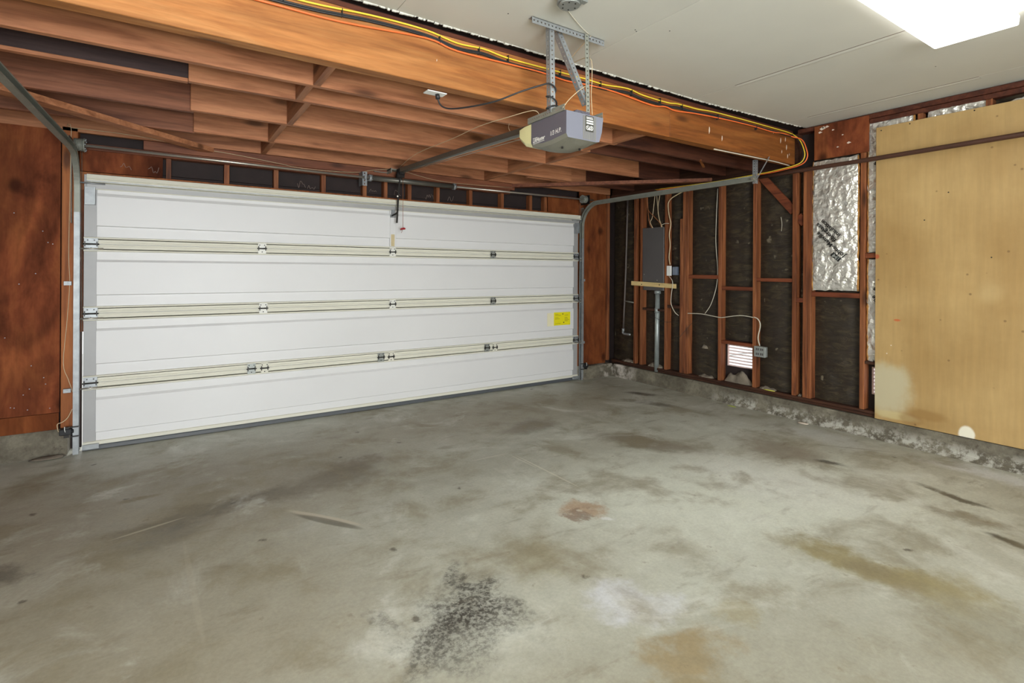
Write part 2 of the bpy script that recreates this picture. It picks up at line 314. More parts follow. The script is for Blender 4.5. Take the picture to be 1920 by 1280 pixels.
M['galv'] = plain('galvanised_steel', L3(150, 154, 156), 0.45, metal=0.45, var=0.2, scale=18)
M['galv_d'] = plain('track_steel', L3(140, 142, 132), 0.5, metal=0.25, var=0.15, scale=10)
M['steel'] = plain('bright_steel', L3(186, 180, 168), 0.32, metal=0.7, var=0.08)
M['dark_steel'] = plain('oily_steel', L3(48, 46, 44), 0.45, metal=0.6, var=0.2)
M['dark'] = plain('dark_recess', L3(24, 20, 18), 0.8, var=0.2)
M['rubber'] = plain('black_rubber', L3(26, 26, 28), 0.6)
M['seal'] = plain('bottom_seal', L3(84, 88, 92), 0.35, var=0.1, scale=3)
M['retainer'] = plain('white_line', L3(222, 222, 214), 0.4)
M['drywall'] = plain('painted_drywall', L3(204, 203, 194), 0.75, var=0.05, scale=1.2)
M['walls_back'] = plain('wall_paint', L3(214, 210, 202), 0.8, var=0.04, scale=1.5)
M['deck'] = plain('roof_boards', L3(52, 34, 26), 0.8, var=0.3)
M['siding'] = plain('dark_siding', L3(40, 28, 26), 0.8, var=0.3, scale=8)
M['driveway'] = plain('driveway_concrete', L3(190, 186, 178), 0.85, var=0.1, scale=2)
M['opener'] = plain('opener_grey', L3(98, 96, 106), 0.42, var=0.02)
M['opener_l'] = plain('opener_light_grey', L3(112, 114, 127), 0.42, var=0.02)
M['opener_b'] = plain('opener_bottom', L3(122, 120, 108), 0.45, var=0.04)
M['lens'] = plain('yellowed_lens', L3(226, 222, 168), 0.3, var=0.03)
M['rail_grey'] = plain('opener_rail', L3(104, 102, 94), 0.4, metal=0.5, var=0.1)
M['white'] = plain('white_plastic', L3(232, 232, 228), 0.4)
M['print_w'] = plain('white_print', L3(236, 236, 232), 0.5)
M['print_k'] = plain('black_print', L3(22, 22, 22), 0.5)
M['lbl_dk'] = plain('dark_label', L3(58, 58, 52), 0.5)
M['yellow_lbl'] = plain('yellow_label', L3(232, 220, 20), 0.5, var=0.05)
M['cream_lbl'] = plain('cream_label', L3(228, 222, 190), 0.5)
M['tan_tape'] = plain('tan_tape', L3(196, 180, 140), 0.6, var=0.1, scale=20)
M['cord_y'] = plain('yellow_jacket', L3(230, 200, 60), 0.45)
M['cord_o'] = plain('orange_jacket', L3(234, 110, 52), 0.45)
M['cord_k'] = plain('black_jacket', L3(36, 36, 38), 0.5)
M['cord_w'] = plain('white_jacket', L3(206, 200, 182), 0.5)
M['cord_b'] = plain('brown_jacket', L3(150, 92, 52), 0.5)
M['cord_c'] = plain('cream_wire', L3(206, 186, 150), 0.5)
M['red'] = plain('red_plastic', L3(156, 34, 40), 0.4)
M['panel_grey'] = plain('panel_grey', L3(82, 78, 78), 0.4, metal=0.1, var=0.06, scale=3)
M['box_grey'] = plain('box_grey', L3(150, 154, 150), 0.45, metal=0.4, var=0.1)
M['sw_blue'] = plain('blue_grey_box', L3(104, 114, 130), 0.5)
M['pipe_br'] = plain('brown_painted_pipe', L3(74, 46, 34), 0.5, metal=0.1, var=0.15, scale=8)
M['pipe_dk'] = plain('dull_iron_pipe', L3(92, 84, 80), 0.5, metal=0.4, var=0.15)
M['conduit'] = plain('galvanised_conduit', L3(164, 172, 170), 0.45, metal=0.5, var=0.25, scale=12)
M['louver'] = plain('louver_paint', L3(214, 190, 184), 0.5)
M['lime'] = plain('lime_tag', L3(190, 206, 60), 0.5)
M['ytag'] = plain('yellow_tag', L3(216, 212, 90), 0.5)
M['rock'] = plain('crumbled_mortar', L3(122, 112, 98), 0.9, var=0.3, scale=12, bmp=0.6)
M['chalk'] = plain('chalk', L3(150, 132, 122), 0.9)
M['drip'] = plain('paint_drip', L3(214, 200, 184), 0.7)
def lamp_mat():
    m, nt, b = new_mat('lit_diffuser')
    b.inputs['Base Color'].default_value = (0.9, 0.9, 0.9, 1); b.inputs['Emission Color'].default_value = (1.0, 0.985, 0.95, 1)
    b.inputs['Emission Strength'].default_value = LAMP; return m
M['lamp'] = lamp_mat(); M['lamp_fill'] = lamp_mat(); M['lamp_fill'].node_tree.nodes['Principled BSDF'].inputs['Emission Strength'].default_value = LAMP*1.6  # stronger diffuser for the added fixture out of view

# ------------------------------------------------------------------ geometry helpers
class MB:
    def __init__(s): s.bm = bmesh.new()
    def box(s, x0, x1, y0, y1, z0, z1, bev=0.0):
        r = bmesh.ops.create_cube(s.bm, size=1.0); vs = r['verts']
        for v in vs: v.co = Vector(((x0+x1)/2+v.co.x*(x1-x0), (y0+y1)/2+v.co.y*(y1-y0), (z0+z1)/2+v.co.z*(z1-z0)))
        if bev:
            es = {e for v in vs for e in v.link_edges}
            bmesh.ops.bevel(s.bm, geom=list(es), offset=bev, segments=1, affect='EDGES')
        return s
    def prism(s, prof, a0, a1, axis='X'):
        """prof: closed 2D outline; axis X -> (y,z), Y -> (x,z), Z -> (x,y)"""
        def P(a, p): return {'X': (a, p[0], p[1]), 'Y': (p[0], a, p[1]), 'Z': (p[0], p[1], a)}[axis]
        A = [s.bm.verts.new(P(a0, p)) for p in prof]; B = [s.bm.verts.new(P(a1, p)) for p in prof]
        n = len(prof)
        for i in range(n): s.bm.faces.new((A[i], A[(i+1) % n], B[(i+1) % n], B[i]))
        s.bm.faces.new(A[::-1]); s.bm.faces.new(B); return s
    def tube(s, pts, r, seg=8, smooth=0, caps=True):
        pts = [Vector(p) for p in pts]
        if smooth: pts = catmull(pts, smooth)
        n = len(pts); T = [(pts[min(i+1, n-1)]-pts[max(i-1, 0)]).normalized() for i in range(n)]
        ref = Vector((0, 0, 1)) if abs(T[0].z) < 0.9 else Vector((1, 0, 0))
        nrm = (ref - T[0]*ref.dot(T[0])).normalized(); rings = []
        for i in range(n):
            nrm = (nrm - T[i]*nrm.dot(T[i])).normalized(); b = T[i].cross(nrm)
            rr = r(i/(n-1)) if callable(r) else r
            rings.append([s.bm.verts.new(pts[i]+(nrm*math.cos(2*PI*k/seg)+b*math.sin(2*PI*k/seg))*rr) for k in range(seg)])
        for i in range(n-1):
            for k in range(seg):
                f = s.bm.faces.new((rings[i][k], rings[i][(k+1) % seg], rings[i+1][(k+1) % seg], rings[i+1][k])); f.smooth = True
        if caps: s.bm.faces.new(rings[0][::-1]); s.bm.faces.new(rings[-1])
        return s
    def cyl(s, p, q, r, seg=16): return s.tube([p, q], r, seg)
    def sweep(s, pts, frames, prof, closed=True):
        rings = [[s.bm.verts.new(Vector(p)+u*a+v*b) for a, b in prof] for p, (u, v) in zip(pts, frames)]
        n = len(prof)
        for i in range(len(pts)-1):
            for k in range(n): s.bm.faces.new((rings[i][k], rings[i][(k+1) % n], rings[i+1][(k+1) % n], rings[i+1][k]))
        s.bm.faces.new(rings[0][::-1]); s.bm.faces.new(rings[-1]); return s
    def quadbar(s, p, q, u, wu, v, wv):
        p, q, u, v = Vector(p), Vector(q), Vector(u).normalized(), Vector(v).normalized()
        pr = [(-wu/2, -wv/2), (wu/2, -wv/2), (wu/2, wv/2), (-wu/2, wv/2)]
        return s.sweep([p, q], [(u, v)]*2, pr)
    def grid(s, f, nu, nv, thick=None):
        V = [[s.bm.verts.new(f(i/nu, j/nv)) for j in range(nv+1)] for i in range(nu+1)]
        for i in range(nu):
            for j in range(nv):
                q = s.bm.faces.new((V[i][j], V[i+1][j], V[i+1][j+1], V[i][j+1])); q.smooth = True
        return s
    def strip_holes(s, p, q, u, wd, th, nv, pitch=0.025, r=0.0048):
        """flat perforated strip from p to q; u is the width direction, nv the normal"""
        p, q = Vector(p), Vector(q); d = q-p; L = d.length; d.normalize(); u = Vector(u).normalized(); nv = Vector(nv).normalized()
        n = max(1, round(L/pitch)); st = L/n; H = 8
        def layer(off):
            rows = [[s.bm.verts.new(p+d*(st*i)+u*e+nv*off) for e in (-wd/2, wd/2)] for i in range(n+1)]
            holes = []
            for i in range(n):
                c = p+d*(st*(i+.5))+nv*off
                holes.append([s.bm.verts.new(c+(d*math.cos(2*PI*k/H+PI/H)+u*math.sin(2*PI*k/H+PI/H))*r) for k in range(H)])
            return rows, holes
        A, HA = layer(0); B, HB = layer(th)
        for (R_, Hh) in ((A, HA), (B, HB)):
            for i in range(n):
                a, b = R_[i]; c, e = R_[i+1]; h = Hh[i]   # h[0..7] from +d rotating to +u
                # corner order: (+d,+u)=e, (-d,+u)=b, (-d,-u)=a, (+d,-u)=c
                for f in ((e, h[0], h[1]), (e, h[1], b), (b, h[1], h[2]), (b, h[2], h[3]), (b, h[3], a), (a, h[3], h[4]), (a, h[4], h[5]), (a, h[5], c), (c, h[5], h[6]), (c, h[6], h[7]), (c, h[7], e), (e, h[7], h[0])):
                    s.bm.faces.new(f)
        for i in range(n):
            for k in range(H): s.bm.faces.new((HA[i][k], HA[i][(k+1) % H], HB[i][(k+1) % H], HB[i][k]))
            for e in (0, 1): s.bm.faces.new((A[i][e], A[i+1][e], B[i+1][e], B[i][e]))
        s.bm.faces.new((A[0][0], A[0][1], B[0][1], B[0][0])); s.bm.faces.new((A[-1][0], A[-1][1], B[-1][1], B[-1][0]))
        return s
    def angle(s, p, q, u, v, wd=0.032, th=0.002):
        p, q, u, v = Vector(p), Vector(q), Vector(u).normalized(), Vector(v).normalized()
        s.strip_holes(p+u*wd/2, q+u*wd/2, u, wd, th, v); s.strip_holes(p+v*wd/2, q+v*wd/2, v, wd, th, u); return s
    def build(s, name, mat, parent=None, shade=False):
        bmesh.ops.recalc_face_normals(s.bm, faces=s.bm.faces)
        me = bpy.data.meshes.new(name); off = WL.get(parent.name, Vector()) if parent else Vector()
        if parent is None:
            cs = [v.co for v in s.bm.verts]; off = Vector(((min(c.x for c in cs)+max(c.x for c in cs))/2, (min(c.y for c in cs)+max(c.y for c in cs))/2, min(c.z for c in cs)))
        for v in s.bm.verts: v.co -= off
        if shade:
            for f in s.bm.faces: f.smooth = True
        s.bm.to_mesh(me); s.bm.free(); me.materials.append(mat)
        o = bpy.data.objects.new(name, me); COL.objects.link(o)
        if parent: o.parent = parent; WL[o.name] = off
        else: o.location = off; WL[o.name] = off
        return o
WL = {}
def catmull(P, k):
    out = []; n = len(P)
    for i in range(n-1):
        a, b, c, d = P[max(i-1, 0)], P[i], P[i+1], P[min(i+2, n-1)]
        for t in [j/k for j in range(k)]:
            out.append(0.5*((2*b)+(c-a)*t+(2*a-5*b+4*c-d)*t*t+(3*b-a-3*c+d)*t**3))
    out.append(P[-1]); return out
def tag(o, label=None, cat=None, group=None, kind=None):
    if label: o['label'] = label
    if cat: o['category'] = cat
    if group: o['group'] = group
    if kind: o['kind'] = kind
    return o
def empty(name, loc, label, cat, group=None, kind=None):
    o = bpy.data.objects.new(name, None); o.empty_display_size = 0.05; COL.objects.link(o); o.location = loc; WL[o.name] = Vector(loc)
    return tag(o, label, cat, group, kind)
def box(name, mat, parent, x0, x1, y0, y1, z0, z1, bev=0.0): return MB().box(min(x0, x1), max(x0, x1), min(y0, y1), max(y0, y1), min(z0, z1), max(z0, z1), bev).build(name, mat, parent)
def text_mesh(s, size, bold=0.0, shear=0.0, ext=0.0):
    c = bpy.data.curves.new('lettering', 'FONT'); c.body = s; c.size = size; c.offset = bold; c.shear = shear; c.extrude = ext; c.resolution_u = 3
    o = bpy.data.objects.new('lettering', c); COL.objects.link(o)
    dg = bpy.context.evaluated_depsgraph_get(); me = bpy.data.meshes.new_from_object(o.evaluated_get(dg))
    bpy.data.objects.remove(o); bpy.data.curves.remove(c); return me
def text_obj(name, s, size, mat, parent, origin, ex, ey, bold=0.0, shear=0.0, fn=None, width=None):
    me = text_mesh(s, size, bold, shear); o3 = Vector(origin); ex = Vector(ex).normalized(); ey = Vector(ey).normalized(); off = WL[parent.name]
    k = 1.0
    if width:
        xs = [v.co.x for v in me.vertices]; k = width/(max(xs)-min(xs))
    for v in me.vertices:
        p = o3+ex*v.co.x*k+ey*v.co.y
        if fn: p = fn(p)
        v.co = p-off
    me.materials.append(mat); o = bpy.data.objects.new(name, me); COL.objects.link(o); o.parent = parent; WL[o.name] = off; return o

# measured on the plane X=5.02, used on the plane X=4.98
RY = lambda y: y*0.992
RZ = lambda z: 1.38+(z-1.38)*0.992
FX = 4.98           # face of the right-hand studs
CEIL = 2.74

# ================================================================== SHELL
fl = tag(MB().box(-1.15, 5.25, -3.1, 5.3, -0.12, 0.0).build('floor', M['floor']), 'stained grey concrete garage slab floor', 'floor', kind='structure')
dw = tag(MB().box(-4, 9, 5.3, 11, -0.14, -0.02).build('driveway', M['driveway']), 'pale concrete driveway outside the garage door', 'driveway', kind='structure')
gr = tag(MB().box(5.25, 9, -3, 5.3, -0.16, -0.04).build('side_yard', M['driveway']), 'pale concrete side yard outside the vents', 'yard', kind='structure')
wb = tag(MB().box(-1.25, -1.05, -3.2, -3.1, 0, CEIL+.1).box(1.25, 5.25, -3.2, -3.1, 0, CEIL+.1).box(-1.05, 1.25, -3.2, -3.1, 2.25, CEIL+.1).box(-1.05, 1.25, -3.2, -3.1, 0, 0.2).build('wall_back', M['walls_back']), 'painted wall far behind the camera with an opening added for fill light', 'wall', kind='structure')  # opening added only to hold the fill light
wlft = empty('wall_left', (-1.2, 1.9, 0), 'painted wall left of the camera with brown boarding past the beam', 'wall', kind='structure')
box('wall_sheet', M['walls_back'], wlft, -1.25, -1.15, -3.1, 2.6, 0, CEIL+.1)
box('plywood_panel', M['ply_red'], wlft, -1.25, -1.15, 2.6, 5.3, 0, CEIL+.1)
ceil = empty('ceiling', (2, 2, CEIL), 'white drywall ceiling giving way to bare brown joists past the beam', 'ceiling', kind='structure')
# drywall sheets with a ragged painted front edge
xs = [-1.15, -0.22, 1.0, 2.22, 3.44, 4.66, 5.0]
for i in range(6):
    a, b = xs[i]+0.0015, xs[i+1]-0.0015
    mb = MB(); n = int((b-a)/0.018)+1
    fr = []
    for k in range(n+1):
        x = a+(b-a)*k/n; e = 2.612-0.075*max(0, (x-3.6)/1.4)+0.012*noise.noise((x*30, 0, 0))+0.006*random.uniform(-1, 1)
        fr.append((x, e))
    prof = [(b, -3.1)] + fr[::-1] + [(a, -3.1)]
    mb.prism(prof, CEIL, CEIL+0.013, 'Z'); mb.build('ceiling_panel', M['drywall'], ceil)
box('ceiling_backing', M['deck'], ceil, -1.2, 5.2, -3.15, 2.75, CEIL+0.02, CEIL+0.05)
box('gap_filler', M['deck'], ceil, -1.2, 5.2, 2.701, 2.76, 2.615, 2.80)
for (x, y0, y1) in ((3.44, 1.1, 2.25), (4.66, 1.2, 2.35)):
    MB().box(x-0.0022, x+0.0022, y0, y1, CEIL-0.0008, CEIL+0.001).build('seam_crack', M['ledger'], ceil)
    MB().prism([(x+0.006, CEIL+0.001), (x+0.03, CEIL-0.003), (x+0.07, CEIL+0.001)], y0, y1, 'Y').build('seam_tape', M['drywall'], ceil)
mb = MB(); px_ = -1.15; top = []; random.seed(21)
while px_ < 4.9:
    e = 2.606-0.075*max(0, (px_-3.6)/1.4)
    w_ = random.uniform(0.008, 0.03); h_ = random.uniform(0.001, 0.010)
    mb.box(px_, px_+w_, e-0.004, e+0.004+random.uniform(0, 0.004), CEIL-h_, CEIL+0.001, 0.001); px_ += w_+random.choice((0, 0, 0.004, 0.012))
tag(mb.build('ragged_paint_edge', M['drywall'], ceil), kind='stuff')
for k, (x, y) in enumerate(((2.19, 2.05), (2.21, 2.06), (2.36, 1.95), (1.5, 2.3), (1.86, 2.33), (1.88, 2.34), (4.2, 1.3))):
    MB().cyl((x, y, CEIL-0.001), (x, y, CEIL+0.002), 0.004, 8).build('nail_hole', M['dark'], ceil)
# beam
bt = empty('ceiling_beam', (2, 2.66, 2.405), 'large orange-brown timber beam carrying the cables along the ceiling edge', 'beam')
box('beam_timber', M['beam'], bt, -1.15, 3.178, 2.62, 2.70, 2.405, 2.69, 0.003)
box('beam_timber', M['beam_dim'], bt, 3.181, 4.97, 2.62, 2.70, 2.405, 2.69, 0.003)
random.seed(3)
def drip(p, ln):   # runs of old paint on the beam face
    MB().prism([(p[0]-ln*0.12, p[1]), (p[0]-ln*0.02, p[1]+ln*0.5), (p[0]+ln*0.1, p[1]+ln*0.35), (p[0]+ln*0.13, p[1]-ln*0.1), (p[0]-ln*0.05, p[1]-ln*0.5)], 2.6185, 2.6205, 'Y').build('paint_drip', M['drip'], bt)
for p, l in (((3.66, 2.53), 0.06), ((3.83, 2.49), 0.045), ((4.72, 2.60), 0.05), ((4.8, 2.62), 0.04), ((4.6, 2.66), 0.03), ((4.74, 2.50), 0.03), ((4.82, 2.55), 0.05), ((4.84, 2.47), 0.04), ((1.24, 2.54), 0.014), ((4.87, 2.49), 0.02)): drip(p, l)
tag(MB().box(-1.15, 4.97, 2.665, 2.75, 2.692, 2.738).box(-1.15, 4.97, 2.64, 2.663, 2.70, 2.722).build('ledger_board', M['ledger']), 'dark brown ledger strip squeezed between beam top and drywall', 'board')
# joists (parallel to the door) with lap seams
def joist(y, x0, x1, mat, z1=2.62): return box('joist', mat, ceil, x0, x1, y, y+0.04, 2.41, z1, 0.0025)
joist(3.03, -1.15, 3.04, M['joist']); joist(3.03, 3.041, 4.97, M['joist_deep_shade'])  # shade painted into the right part, split at the blocking
joist(3.35, 0.1, 3.04, M['joist']); joist(3.35, 3.041, 4.97, M['joist_deep_shade']); box('joist', M['joist_dark'], ceil, -1.15, 0.12, 3.392, 3.43, 2.42, 2.62, 0.002); box('joist_edge', M['joist'], ceil, -1.15, 0.098, 3.35, 3.39, 2.405, 2.425, 0.002)  # right part again carries painted shade
joist(3.95, 0.13, 4.29, M['joist']); joist(3.95, 4.291, 4.97, M['joist_deep_shade']); box('joist', M['joist_mid'], ceil, -1.15, 0.15, 3.992, 4.03, 2.41, 2.62, 0.0025)
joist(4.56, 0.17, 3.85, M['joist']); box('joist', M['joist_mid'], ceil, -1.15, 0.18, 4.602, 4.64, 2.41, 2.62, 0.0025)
box('joist', M['joist'], ceil, 3.3, 4.15, 4.65, 4.69, 2.41, 2.62, 0.0025); box('joist', M['joist_deep_shade'], ceil, 4.151, 4.97, 4.65, 4.69, 2.41, 2.62, 0.0025)
joist(5.08, -1.15, 4.97, M['joist'])
for X in (0.70, 3.0):
    for (a, b, dx) in ((2.70, 3.03, 0.0), (3.07, 3.35, -0.03), (3.39, 3.95, 0.03), (3.99, 4.56, 0.0), (4.60, 5.08, 0.02)):
        box('blocking', M['block'], ceil, X+dx-0.02, X+dx+0.02, a, b-0.001, 2.41, 2.61, 0.0015)
box('roof_deck', M['deck'], ceil, -1.25, 5.25, 2.70, 5.35, 2.63, 2.66)
# 45 degree corner braces
def brace(p, q, wd=0.089, th=0.038):
    p, q = Vector(p), Vector(q); d = (q-p).normalized(); s = d.cross(Vector((0, 0, 1))).normalized()
    m = MB(); m.quadbar(p, q, s, wd, (0, 0, 1), th); return m
brace((-1.14, 3.66, 2.385), (0.30, 5.078, 2.385), 0.10).build('corner_brace', M['joist'], ceil)
brace((4.96, 3.52, 2.385), (3.40, 5.12, 2.385), 0.09).build('corner_brace', M['plate_x'], ceil)

# ---------------------------------------------------------------- door wall
wf = empty('wall_front', (2, 5.15, 0), 'brown boarded wall around the garage door', 'wall', kind='structure')
YF = 5.10
box('plywood_panel', M['ply_red'], wf, -1.15, -0.652, YF-0.012, YF, 0.31, 2.7)
box('plywood_panel', M['ply_right'], wf, -1.15, -0.655, YF-0.014, YF-0.002, 0.165, 0.307)
random.seed(4)
for k in range(16):
    x_, z_ = random.uniform(-0.97, -0.67), random.uniform(0.2, 1.9); MB().cyl((x_, YF-0.0145, z_), (x_, YF-0.012, z_), 0.0035, 6).build('nail_head', M['galv'], wf)
box('jamb_post', M['jamb'], wf, -0.645, -0.552, YF-0.02, YF+0.09, 0.19, 2.44, 0.003)
box('jamb_post', M['jamb'], wf, 4.425, 4.47, YF+0.002, YF+0.09, 0.16, 2.3, 0.003)
box('plywood_panel', M['ply_right'], wf, 4.43, 4.90, YF-0.012, YF, 0.165, 2.62)
box('corner_post', M['stud'], wf, 4.91, 4.955, YF-0.03, YF+0.09, 0.20, 2.4, 0.002)
box('header_beam', M['jamb'], wf, -0.55, 4.42, YF, YF+0.09, 1.98, 2.118, 0.002)
box('plywood_panel', M['ply_red'], wf, -0.545, -0.022, YF+0.0, YF+0.012, 2.122, 2.33)
box('plywood_panel', M['ply_right'], wf, 3.93, 4.42, YF+0.0, YF+0.012, 2.122, 2.33)
for a, b in ((0.0, 0.036), (0.418, 0.458), (0.812, 0.852), (1.23, 1.27), (1.625, 1.665), (1.84, 1.88), (2.10, 2.14), (2.425, 2.465), (2.83, 2.87), (3.25, 3.29), (3.66, 3.70), (3.885, 3.925)):
    box('cripple_stud', M['stud'], wf, a, b, YF+0.015, YF+0.085, 2.12, 2.30, 0.0015)
for k in range(2): box('siding_board', M['siding'], wf, -1.2, 5.2, YF+0.095+0.004*k, YF+0.12+0.004*k, 2.0+0.155*k, 2.153+0.155*k, 0.003)
box('siding_board', M['siding'], wf, -1.3, 5.25, YF+0.09, YF+0.12, 2.29, 2.75)
box('siding_board', M['siding'], wf, -1.3, 5.25, YF+0.125, YF+0.14, 1.95, 2.75)
box('siding_board', M['siding'], wf, -1.3, -0.534, YF+0.09, YF+0.12, -0.05, 2.0)
box('siding_board', M['siding'], wf, 4.414, 5.25, YF+0.09, YF+0.12, -0.05, 2.0)
box('top_plate', M['plate_x'], wf, -0.55, 3.36, YF-0.015, YF+0.075, 2.285, 2.33, 0.002)
box('top_plate', M['plate_x'], wf, -0.15, 3.42, YF-0.02, YF+0.075, 2.332, 2.405, 0.002)
# concrete curbs
MB().prism([(YF-0.06, 0), (YF-0.03, 0.17), (YF-0.02, 0.185), (YF+0.12, 0.185), (YF+0.12, 0)], -1.15, -0.60, 'X').build('curb', M['curb'], wf)
MB().prism([(5.0, 0), (5.02, 0.145), (5.03, 0.16), (YF+0.12, 0.16), (YF+0.12, 0)], 4.43, 4.97, 'X').build('curb', M['curb'], wf)
# chalk scribbles on the boards above the door
random.seed(11)
for x0 in (-0.30, -0.12, 1.03, 1.12, 1.72, 1.98, 2.33, 2.42, 2.60):
    pts = []; zz = 2.18; yy = YF-0.002 if x0 < 0 else YF+0.093
    for k in range(7): pts.append((x0+0.012*k, yy, zz+random.uniform(-0.03, 0.035)))
    MB().tube(pts, 0.0016, 4, 4).build('chalk_mark', M['chalk'], wf)

# ---------------------------------------------------------------- right wall
wr = empty('wall_right', (5.03, 2, 0), 'open stud wall of reddish timber over dark building paper', 'wall', kind='structure')
prof = [(4.905, 0.0), (4.955, 0.03), (4.965, 0.145), (4.972, 0.158), (5.15, 0.16), (5.15, 0)]
mb = MB(); n = 60
rings = []
for i in range(n+1):
    y = -3.05+(5.0+3.05)*i/n
    sw = 0.030*max(0, min(1, (4.3-y)/2.5))
    rings.append([mb.bm.verts.new((p[0]+(0.035-sw+0.008*noise.noise((y*3, 1, 0)) if p[1] < 0.01 and p[0] < 5 else 0.004*noise.noise((y*6, p[1]*20, 3)) if p[0] < 5 else 0), y, p[1])) for p in prof])
for i in range(n):
    for k in range(len(prof)): mb.bm.faces.new((rings[i][k], rings[i][(k+1) % 6], rings[i+1][(k+1) % 6], rings[i+1][k]))
mb.bm.faces.new(rings[0]); mb.bm.faces.new(rings[-1][::-1])
mb.build('curb', M['curb'], wr)
box('sill_plate', M['plate_dark'], wr, FX+0.012, FX+0.10, -3.05, 5.06, 0.162, 0.185, 0.003)
box('sill_plate', M['plate_dark'], wr, FX+0.002, FX+0.10, -3.05, 5.06, 0.187, 0.213, 0.004)
box('top_plate', M['plate_dark'], wr, FX-0.0, FX+0.09, 2.70, 5.08, 2.335, 2.405, 0.003)
box('top_plate', M['ledger'], wr, FX+0.0, FX+0.09, -3.05, 2.60, 2.695, 2.735, 0.003)
box('top_plate', M['ledger'], wr, FX+0.01, FX+0.09, -3.05, 2.0, 2.655, 2.693, 0.003)
box('rim_board', M['plate_dark'], wr, FX+0.02, FX+0.09, 2.60, 5.08, 2.407, 2.70)
box('gusset_panel', M['ply_red'], wr, FX-0.014, FX-0.002, RY(2.012), RY(2.46), 2.415, 2.722)
for (y, z, l) in ((2.37, 2.69, 0.03), (2.33, 2.70, 0.02), (2.39, 2.66, 0.02), (2.28, 2.66, 0.012), (2.2, 2.60, 0.01), (2.15, 2.52, 0.02), (2.24, 2.50, 0.012), (2.36, 2.70, 0.02)):
    MB().prism([(y-l, z), (y, z+l*.6), (y+l*.8, z+l*.1), (y+l*.3, z-l*.4)], FX-0.0165, FX-0.0145, 'X').build('paint_drip', M['drip'], wr)
def stud(y0, y1, z0=0.214, z1=2.333, x0=FX, x1=FX+0.088, mat='stud', name='stud'): return box(name, M[mat], wr, x0, x1, RY(y0), RY(y1), z0, z1, 0.0025)
S = [(4.661, 4.699, 2.333), (4.557, 4.595, 2.333), (4.166, 4.204, 2.333), (3.941, 3.979, 2.0), (3.902, 3.940, 2.333), (3.863, 3.901, 2.333), (3.433, 3.471, 2.333), (3.032, 3.070, 2.333), (2.629, 2.667, 2.333), (2.527, 2.565, 2.333), (2.488, 2.526, 2.333)]
for a, b, t in S: stud(a, b, z1=t)
for a, b in ((2.042, 2.080), (1.632, 1.67), (1.215, 1.253), (0.80, 0.838), (0.39, 0.428), (-0.02, 0.018), (-0.42, -0.38), (-0.83, -0.79), (-1.24, -1.2), (-1.65, -1.61), (-2.06, -2.02), (-2.47, -2.43), (-2.88, -2.84)): stud(a, b, z1=2.653)
def blk(y0, y1, z0, z1, mat='stud_y'): return box('blocking', M[mat], wr, FX+0.004, FX+0.088, RY(y0)+0.001, RY(y1)-0.001, RZ(z0), RZ(z1), 0.0025)
blk(3.471, 3.863, 1.308, 1.35); blk(3.07, 3.433, 1.19, 1.23); blk(2.667, 3.032, 1.29, 1.325); blk(2.08, 2.488, 1.162, 1.205); blk(2.565, 2.629, 1.10, 1.14)
blk(1.67, 2.042, 1.51, 1.552); blk(1.67, 2.042, 0.60, 0.625, 'plate_dark'); blk(3.07, 3.433, 0.612, 0.645)
blk(3.979, 4.166, 0.95, 0.985, 'plate_dark'); blk(4.204, 4.557, 0.90, 0.93, 'plate_dark')
# let-in diagonal brace between the studs
for (ya, yb) in ((3.03, 2.668), (2.628, 2.566)):
    za = 2.335-(2.985-ya)*1.16; zb = 2.335-(2.985-yb)*1.16
    MB().quadbar((FX+0.035, RY(ya), za), (FX+0.035, RY(yb), zb), (0, -1.16, 1), 0.075, (1, 0, 0), 0.02).build('diagonal_brace', M['stud_y'], wr)
# building paper, one sagging sheet per bay
bays = [(4.699, 5.12, .215, 2.34), (4.595, 4.661, .215, 2.34), (4.204, 4.557, .215, 2.34), (3.979, 4.166, .215, 2.34), (3.471, 3.863, .215, 2.34), (3.07, 3.433, 0.66, 2.34),
        (2.667, 3.032, .215, 2.34), (2.565, 2.629, .215, 2.34), (2.08, 2.488, .215, 2.66), (1.67, 2.042, 0.66, 2.66), (1.253, 1.632, .215, 2.66), (0.838, 1.215, .215, 2.66)]
for bi, (a, b, z0, z1) in enumerate(bays):
    a, b = RY(a)+0.001, RY(b)-0.001
    if z0 > .3: z0 = RZ(z0)
    def f(u, v, a=a, b=b, z0=z0, z1=z1, bi=bi):
        y = a+(b-a)*u; z = z0+(z1-z0)*v; e = 4*u*(1-u)
        h = 0.022*e+0.012*e*noise.noise((y*6, z*9+bi*5, bi))+0.008*e*noise.noise((y*14, z*26, bi))
        return Vector((FX+0.078-h, y, z))
    MB().grid(f, max(4, int((b-a)*60)), 90).build('paper_sheet', M['paper'], wr)
